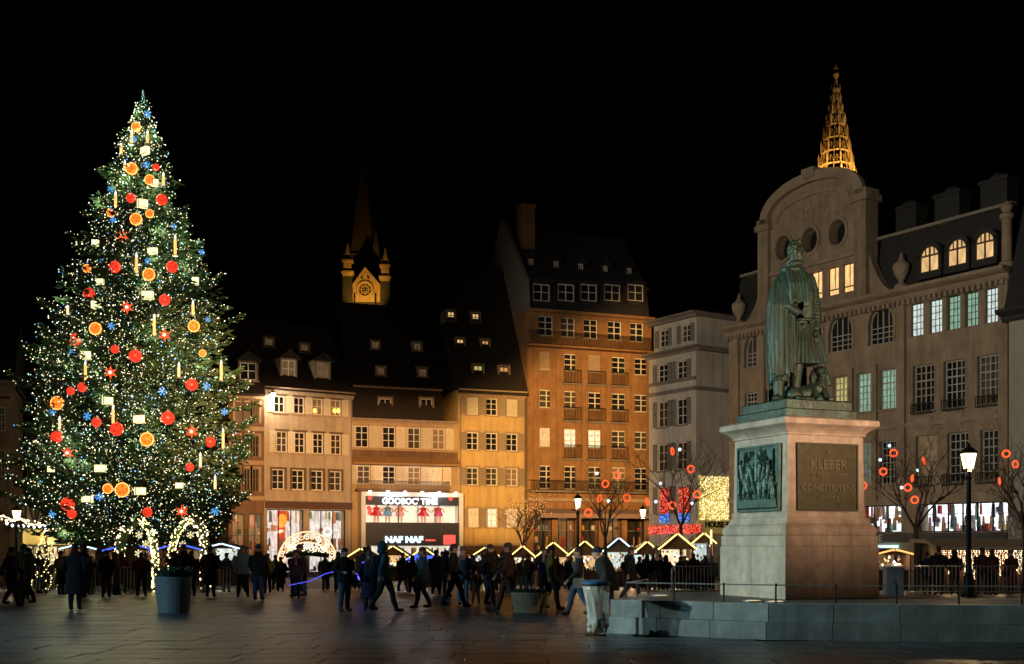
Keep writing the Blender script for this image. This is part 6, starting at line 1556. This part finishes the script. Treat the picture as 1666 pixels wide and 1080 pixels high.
# waste bag stand
wb_ = tag(empty('waste_bag_stand', (gx(970, 22.2), 22.2, 0)), 'clear plastic waste bag hanging in a ring stand before the platform', 'waste bin')
a = MB(); a.torus((0, 0, .98), .25, .018, 24, 6, Matrix.Rotation(R(90), 3, 'X')); a.tube([(.0, .27, .0), (0, .27, .98)], .022, 8); a.box(-.2, .2, .1, .35, -.01, .02); a.build('stand', iron, wb_)
a = MB(); a.lathe([(.27, .99), (.28, 1.03), (.2, 1.06), (.03, 1.08)], 20); a.build('lid', mat('bin_lid', (.05, .14, .28), .4), wb_)
bag = MB(); rings_ = []
for i in range(15):
    t = i / 14; z = .95 - .9 * t; r_ = .25 - .10 * t if t < .7 else .18 + .03 * math.sin((t - .7) / .3 * 3.14) - .11 * ((t - .7) / .3) ** 3; ring_ = []
    for j in range(40): an = 2 * math.pi * j / 40; k = 1 + .07 * math.sin(an * 7 + t * 3) * (.3 + t) + .05 * math.sin(an * 11 - t * 7); ring_.append((r_ * k * math.cos(an) + .05 * t, r_ * k * math.sin(an), z))
    rings_.append(ring_)
bag.loft(rings_)
def bag_mat():
    m = bpy.data.materials.new('clear_bag'); m.use_nodes = True; n = m.node_tree.nodes; l = m.node_tree.links; b = n['Principled BSDF']; b.inputs['Base Color'].default_value = (.7, .68, .62, 1); b.inputs['Roughness'].default_value = .25
    t = n.new('ShaderNodeBsdfTransparent'); x = n.new('ShaderNodeMixShader'); x.inputs[0].default_value = .5; l.new(t.outputs[0], x.inputs[1]); l.new(b.outputs[0], x.inputs[2]); l.new(x.outputs[0], n['Material Output'].inputs[0]); return m
bag.build('bag', bag_mat(), wb_, smooth=True)
a = MB(); pal = [mat('trash_a', (.5, .48, .42), .7), mat('trash_b', (.35, .2, .1), .7), mat('trash_c', (.55, .55, .5), .7)]
for i in range(26): a.mi = i % 3; a.ell((rr.uniform(-.12, .17), rr.uniform(-.12, .12), .1 + rr.random() * .33), (rr.uniform(.04, .09), rr.uniform(.03, .07), rr.uniform(.04, .08)), 7, 5, Matrix.Rotation(rr.random() * 3, 3, 'X'))
tag(a.build('rubbish', pal, wb_), kind='stuff')
# planters
def planter(px, Y, w, h, label, m, leaf=True, flare=.82):
    o = tag(empty('planter', (gx(px, Y), Y, 0)), label, 'planter', 'planters on the square'); a = MB(); a.lathe([(w / 2 * flare, 0), (w / 2 * flare, .03), (w / 2 * .98, h - .08), (w / 2, h - .06), (w / 2, h), (w / 2 * .92, h), (w / 2 * .9, h - .1), (.02, h - .1)], 28); a.build('pot', m, o)
    b = MB(); c = MB()
    for i in range(260):
        an = rr.uniform(0, 6.28); r_ = rr.random() ** .5 * w * .45; p = Vector((r_ * math.cos(an), r_ * math.sin(an), h - .06)); d = Vector((math.cos(an) * .6, math.sin(an) * .6, rr.uniform(.5, 1.4))).normalized(); L_ = rr.uniform(.12, .42 if leaf else .2)
        u = d.cross(Vector((0, 0, 1))).normalized() * rr.uniform(.02, .05); b.quad(p, p + d * L_ * .5 + u, p + d * L_, p + d * L_ * .5 - u)
    b.build('foliage', mat('shrub_leaf', (.05, .10, .05), .6, var=.4, vscale=5), o); return o
planter(282, 30, .95, .92, 'tall grey-green planter with a shrub before the Christmas tree', mat('planter_grey', (.24, .27, .25), .6, var=.4, vscale=3, stretch=(1, 1, .3)))
planter(862, 30, .98, .52, 'low wide ochre planter beside the striding people', mat('planter_ochre', (.50, .36, .18), .7, var=.35, vscale=3), leaf=False)

# ================================================================ people
def figure(stride=0.0, hem=.78, bulk=1.0, lean=0.0, arms='pocket', wide=0.0):
    """one continuous standing or walking body; faces -Y, feet on z=0"""
    m = MB(); L = R(lean); piv = Vector((0, 0, .95))
    def U(p): p = Vector(p); return piv + Matrix.Rotation(L, 3, 'X') @ (p - piv)
    sy = stride; heads = []; hands = []
    for sx, fy in ((-1, -sy), (1, sy)):
        hip = (sx * .09, 0, .92); kn = (sx * (.10 + wide * .5), fy * .45 - .04 - abs(sy) * .06, .50); lift = .05 if (sy and fy > 0) else 0; an = (sx * (.11 + wide), fy, .10 + lift)
        m.tube([hip, ((hip[0] + kn[0]) / 2, (hip[1] + kn[1]) / 2 - .01, .72), kn, ((kn[0] + an[0]) / 2, (kn[1] + an[1]) / 2 + .02, .30 + lift / 2), an], [.105 * bulk, .10, .075, .07, .058], 12)
        m.ell((an[0] + sx * .01, an[1] - .07, .052 + lift * .7), (.05, .135, .05), 10, 6); m.ell((an[0], an[1] + .01, .07 + lift), (.05, .06, .06), 8, 6)
    def rg(z, rx, ry, y=0): return [tuple(U((rx * bulk * math.cos(2 * math.pi * j / 24), y + ry * bulk * math.sin(2 * math.pi * j / 24), z))) if z > .95 else (rx * bulk * math.cos(2 * math.pi * j / 24), y + ry * bulk * math.sin(2 * math.pi * j / 24), z) for j in range(24)]
    rs = [rg(hem, .205 if hem > .6 else .25, .15 if hem > .6 else .19), rg(max(hem + .1, .92), .20, .145), rg(1.08, .185, .13), rg(1.25, .205, .14), rg(1.38, .205, .125), rg(1.45, .14, .10), rg(1.50, .075, .075)]
    m.loft(rs); m.tube([U((0, .0, 1.44)), U((0, -.005, 1.56))], [.075, .062], 10)
    hc = U((0, -.02, 1.625)); m.ell(hc, (.078, .096, .118), 16, 10); m.ell(hc + Vector((0, -.025, -.06)), (.058, .07, .06), 10, 8)
    m.tube([hc + Vector((0, -.09, .015)), hc + Vector((0, -.117, -.018)), hc + Vector((0, -.095, -.03))], [.009, .015, .012], 6)
    for sx in (-1, 1): m.ell(hc + Vector((sx * .08, .005, -.005)), (.012, .02, .03), 6, 5); m.ell(hc + Vector((sx * .032, -.085, .012)), (.014, .01, .009), 6, 4)
    m.ell(hc + Vector((0, -.088, -.062)), (.026, .012, .01), 8, 4)
    m.torus(U((0, 0, 1.49)), .075, .032, 16, 6, Matrix.Rotation(R(90), 3, 'X'))
    for k, sx in enumerate((-1, 1)):
        sh = U((sx * .19 * bulk, 0, 1.40))
        if arms == 'pocket': el, wr = U((sx * .275 * bulk, .05, 1.13)), U((sx * .20 * bulk, -.10, .96))
        elif arms == 'swing': f = sy * .7 * (1 if sx < 0 else -1); el, wr = U((sx * .25 * bulk, f * .4 + .04, 1.12)), U((sx * .25 * bulk, f - .06, .90))
        elif arms == 'photo': el, wr = U((sx * .24, -.16, 1.20)), U((sx * .09, -.30, 1.50))
        else: el, wr = U((sx * .25 * bulk, .02, 1.12)), U((sx * .18, -.22, 1.08))
        m.tube([sh, sh.lerp(el, .5) + Vector((sx * .01, 0, 0)), el, el.lerp(wr, .5), wr], [.085 * bulk, .075 * bulk, .062 * bulk, .058 * bulk, .046], 12)
        if arms != 'pocket':
            d = (wr - el).normalized(); hp = wr + d * .055; m.ell(hp, (.03, .038, .045), 8, 6); hands.append(hp); sd = d.cross(Vector((sx, 0, 0))); sd = sd.normalized() if sd.length > .1 else Vector((0, 1, 0))
            for q in range(4): b0 = hp + d * .03 + sd * (q - 1.5) * .019; ln = (.05, .062, .058, .045)[q]; m.tube([b0, b0 + d * ln * .6, b0 + d * ln + Vector((-sx * .018, 0, 0))], [.0105, .010, .008], 5)
            m.tube([hp + sd * -.03, hp + sd * -.05 + d * .03, hp + sd * -.045 + d * .055], [.012, .011, .009], 5)
    me = remeshed(m, .0125, 1, .34)
    for x in ('a', 'b', 'c', 'd'): me.materials.append(MATS['plain'])
    idx = []
    for p in me.polygons:
        c = p.center
        if (c - hc).length < .15 and (c - hc).z > -.125: i = 3
        elif any((c - h).length < .085 for h in hands): i = 3
        elif c.z < .11: i = 2
        elif c.z < hem + .01 and abs(c.x) < .30: i = 1
        else: i = 0
        idx.append(i)
    me.polygons.foreach_set('material_index', idx); return me, hc
hm = MB(); rr3 = random.Random(2)
hm.loft([[(.088 * k * math.cos(2 * math.pi * j / 16), .012 + .108 * k * math.sin(2 * math.pi * j / 16), z) for j in range(16)] for k, z in ((.96, .0), (1.05, .04), (.95, .085), (.66, .118), (.2, .132))]); hm.ell((0, .055, -.03), (.078, .055, .075), 10, 6)
HAIR = hm.mesh('hair', hair_m, True)
hm = MB(); hm.loft([[(.092 * k * math.cos(2 * math.pi * j / 18), .006 + .112 * k * math.sin(2 * math.pi * j / 18), z) for j in range(18)] for k, z in ((1.02, .01), (1.1, .015), (1.1, .05), (1.0, .055), (.93, .10), (.6, .14), (.12, .155))]); 
BEAN = hm.mesh('beanie', cloth['grey'], True)
hm = MB(); hm.ell((0, .02, .01), (.115, .125, .145), 14, 9); hm.ell((0, .05, -.10), (.13, .11, .09), 12, 7); hv = hm.v
HOODv = hm
HOOD = HOODv.mesh('hood', cloth['black'], True)
bkp = MB(); bkp.loft([[(x * sx, .17 + y * sx, z) for x, y in ((-.14, -.03), (.14, -.03), (.14, .13), (-.14, .13))] for sx, z in ((.85, .98), (1, 1.02), (1, 1.3), (.8, 1.42))]); bkp.box(-.1, .1, .30, .34, 1.02, 1.2)
for sx in (-1, 1): bkp.tube([(sx * .1, .15, 1.40), (sx * .12, 0, 1.47), (sx * .12, -.13, 1.35), (sx * .15, -.05, 1.1), (sx * .13, .14, 1.02)], .018, 5)
PACK = bkp.mesh('backpack', cloth['charcoal'])
hm = MB(); hm.box(-.04, .04, -.345, -.335, 1.50, 1.58); PHONE = hm.mesh('phone', iron)
hm = MB(); hm.torus((0, 0, 1.50), .085, .042, 18, 8, Matrix.Rotation(R(82), 3, 'X')); hm.loft([[(x - .05, -.135 - .01 * k, 1.48 - .13 * k) for x in (0, .08)] + [(x - .05, -.165 - .012 * k, 1.48 - .13 * k) for x in (.08, 0)] for k in range(3)])
SCARF = hm.mesh('scarf', cloth['grey'], True)
hm = MB(); hm.loft([[(.27 + x * k, y * k, z) for x, y in ((-.05, -.15), (.05, -.15), (.05, .15), (-.05, .15))] for k, z in ((.9, .72), (1, .76), (1, .93), (.8, .97))]); hm.tube([(.27, -.1, .96), (.2, -.12, 1.3), (.06, -.06, 1.47), (-.02, .02, 1.49), (.1, .12, 1.36), (.25, .1, .97)], .014, 5)
SBAG = hm.mesh('shoulder_bag', cloth['brown']); rsc = random.Random(31)
FIG = dict(stand=figure(), wide=figure(wide=.05, bulk=1.12), walk=figure(stride=.30, arms='swing'), walk2=figure(stride=.20, arms='swing', bulk=1.1), coat=figure(hem=.42, bulk=1.06), photo=figure(arms='photo'), hold=figure(arms='hold', bulk=1.08), lean=figure(stride=.16, lean=24, bulk=1.5, arms='swing', hem=.70))
def person(px, Y, pose, top, legs, face=0.0, scale=1.0, head='hair', label=None, group=None, shoes='shoe', extra=None, dx=0.0, z=None, hatc=None):
    me, hc = FIG[pose]; o = link('person', me, None, (gx(px, Y) + dx, Y, gz(Y) if z is None else z), (0, 0, R(face)), (scale * .955,) * 3)
    for i, m in enumerate((cloth[top], cloth[legs], shoe if shoes == 'shoe' else shoe_w, skin)): o.material_slots[i].link = 'OBJECT'; o.material_slots[i].material = m
    h = link({'hair': 'hair', 'beanie': 'beanie', 'hood': 'hood'}[head], {'hair': HAIR, 'beanie': BEAN, 'hood': HOOD}[head], o, hc + (Vector((0, .03, 0)) if head == 'hood' else Vector((0, 0, 0))))
    if head == 'hood': h.material_slots[0].link = 'OBJECT'; h.material_slots[0].material = cloth[top]
    if hatc: h.material_slots[0].link = 'OBJECT'; h.material_slots[0].material = cloth[hatc]
    if extra == 'pack': link('backpack', PACK, o)
    k_p = rsc.random()
    if k_p < .45 and head != 'hood' and pose != 'lean':
        sc_ = link('scarf', SCARF, o); sc_.material_slots[0].link = 'OBJECT'; sc_.material_slots[0].material = cloth[rsc.choice(('maroon', 'beige', 'grey', 'rust', 'paleblue', 'olive'))]
    if .3 < k_p < .62 and extra != 'pack' and pose not in ('photo', 'lean'):
        b_ = link('shoulder_bag', SBAG, o); b_.material_slots[0].link = 'OBJECT'; b_.material_slots[0].material = cloth[rsc.choice(('brown', 'rust', 'beige', 'charcoal', 'maroon'))]
    if extra == 'phone': link('phone', PHONE, o)
    tag(o, label, 'person', group); return o
main = [
 (122, 31, 'coat', 'black', 'black', 180, 1.06, 'hair', 'person in a long black coat with their back turned, standing alone left of the planter'),
 (18, 33, 'walk', 'plum', 'charcoal', 80, 1.0, 'hair', 'person in dark plum walking at the far left edge'),
 (46, 34, 'walk2', 'grey', 'black', -80, .98, 'beanie', 'person in a grey jacket and beanie at the left edge'),
 (420, 36.5, 'stand', 'charcoal', 'jeans', 170, 1.04, 'beanie', 'person in charcoal jacket, beanie and jeans standing below the market arch'),
 (560, 30.2, 'hold', 'black', 'jeans', 40, .99, 'hair', 'person in a black jacket and bright jeans in the centre'),
 (601, 30.4, 'coat', 'navy', 'charcoal', 190, .93, 'beanie', 'shorter person in a navy long coat between the jeans wearer and the teal hood'),
 (624, 30.0, 'walk', 'teal', 'black', 110, 1.08, 'hood', 'tall person in a teal hooded jacket walking right'),
 (688, 31.5, 'walk2', 'teal', 'navy', -90, 1.0, 'hair', 'person in a blue-teal jacket striding left before the fashion shop'),
 (738, 32.2, 'walk', 'black', 'black', 100, 1.05, 'hair', 'person in all black walking right below the shop'),
 (753, 33.5, 'stand', 'grey', 'paleblue', 20, 1.0, 'beanie', 'person with grey jacket and pale jeans facing the camera'),
 (774, 34, 'wide', 'charcoal', 'brown', 0, .60, 'hair', 'small child in dark clothes among the adults'),
 (797, 32.5, 'walk2', 'black', 'black', 60, 1.04, 'hair', 'person in black with white shoes right of the child'),
 (827, 30.5, 'walk', 'brown', 'rust', -100, 1.07, 'hair', 'person in a brown coat and rust trousers left of the ochre planter'),
 (896, 31, 'walk2', 'olive', 'charcoal', 95, 1.02, 'hair', 'person in a yellow-green jacket right of the ochre planter'),
 (942, 28.5, 'walk', 'charcoal', 'jeans', -95, 1.0, 'hair', 'person in blue jeans striding behind the waste bag'),
 (992, 26.6, 'lean', 'black', 'black', -95, 1.04, 'beanie', 'bulky person in black leaning forward beside the platform, blue cap'),
 (1026, 34, 'walk', 'black', 'charcoal', 100, 1.0, 'hair', 'person in dark clothes behind the leaning one'),
 (1062, 58, 'stand', 'navy', 'beige', 175, 1.06, 'hair', 'person in navy jacket and light trousers at the chalet counters'),
 (1083, 55, 'coat', 'navy', 'navy', 200, 1.0, 'hood', 'person in a hooded navy coat between two chalets'),
 (1128, 52, 'wide', 'maroon', 'charcoal', 150, 1.02, 'hair', 'person in maroon behind the left crowd barrier'),
 (1040, 60, 'walk', 'brown', 'charcoal', 90, 1.0, 'beanie', 'person in brown passing the chalet with white inside'),
 (1527, 43, 'coat', 'black', 'black', 180, 1.08, 'hair', 'person in a long black coat before the light curtains'),
 (1553, 43.5, 'stand', 'charcoal', 'black', 160, 1.0, 'hood', 'hooded person in charcoal left of the right street lamp'),
 (1598, 44, 'wide', 'brown', 'charcoal', 190, 1.06, 'hair', 'broad person in brown right of the right street lamp'),
 (1614, 43, 'stand', 'maroon', 'black', 120, 1.02, 'hair', 'person in maroon before the light curtains'),
 (1645, 44.5, 'coat', 'rust', 'charcoal', 200, 1.0, 'beanie', 'person in a rust coat near the right edge'),
 (1508, 45, 'hold', 'navy', 'black', 140, .98, 'hair', 'person in navy at the left end of the canopy stall'),
]
for p_ in main:
    nm = p_[8]; person(*p_[:8], label=nm, group='people in the square', shoes='w' if 'white shoes' in nm else 'shoe', extra='phone' if p_[2] == 'photo' else ('pack' if 'teal hooded' in nm else None), hatc='navy' if 'blue cap' in nm else None)
rc = random.Random(77); placed = [(gx(p_[0], p_[1]), p_[1]) for p_ in main] + [(gx(282, 30), 30), (gx(862, 30), 30)]
cl = ['black', 'black', 'charcoal', 'navy', 'navy', 'teal', 'brown', 'teal', 'plum', 'charcoal', 'maroon', 'grey', 'paleblue', 'olive']; tries = 0; count = 0; used = set()
zones = [(165, 'person in dark winter clothes in the crowd at the left edge, before the yellow shopfront', 'crowd at the left edge'), (410, 'person in dark winter clothes in the crowd before the Christmas tree', 'crowd before the tree'),
         (600, 'person in dark winter clothes in the crowd under the market arch', 'crowd under the market arch'), (760, 'person in dark winter clothes in the crowd before the fashion shop', 'crowd before the fashion shop'), (1200, 'person in dark winter clothes in the crowd before the chalets', 'crowd before the chalets')]
while count < 104 and tries < 6000:
    tries += 1; Y = rc.uniform(36, 56) if rc.random() < .75 else rc.uniform(56, 66); px = rc.uniform(-15, 885)
    if rc.random() < .12: px = rc.uniform(885, 1170); Y = rc.uniform(54, 64)
    if Y < 40 and (80 < px < 100 or 395 < px < 445): continue
    if Y > 44 and Y < 46: continue
    if 49 < Y < 51 and 185 < px < 345: continue
    if Y > 56 and 30 < px < 390: continue
    x = gx(px, Y)
    if any((x - a) ** 2 + ((Y - b) * .8) ** 2 < .42 for a, b in placed): continue
    z_ = next(z for z in zones if px < z[0])
    pose = rc.choice(('stand', 'stand', 'wide', 'coat', 'coat', 'hold', 'photo', 'walk', 'walk2')); top = rc.choice(cl); legs = rc.choice(('black', 'charcoal', 'jeans', 'navy', 'black')); hd = rc.choice(('hair', 'hair', 'hair', 'beanie', 'hood')); ex_ = 'phone' if pose == 'photo' else ('pack' if rc.random() < .15 else None)
    what = {'coat': 'long coat', 'walk': 'jacket walking', 'walk2': 'jacket walking', 'photo': 'jacket raising a phone', 'hold': 'jacket with hands together', 'wide': 'bulky jacket', 'stand': 'jacket'}[pose]
    lab = 'person in %s %s%s%s, %s' % (top, what, {'hair': '', 'beanie': ' and beanie', 'hood': ' hood up'}[hd], ' and backpack' if ex_ == 'pack' else '', z_[2])
    if lab in used: continue
    used.add(lab); placed.append((x, Y)); count += 1
    person(px, Y, pose, top, legs, rc.choice((180, 180, 150, 210, 90, -90, 0, 20)), rc.uniform(.90, 1.07), hd, label=lab, group=z_[2], extra=ex_)
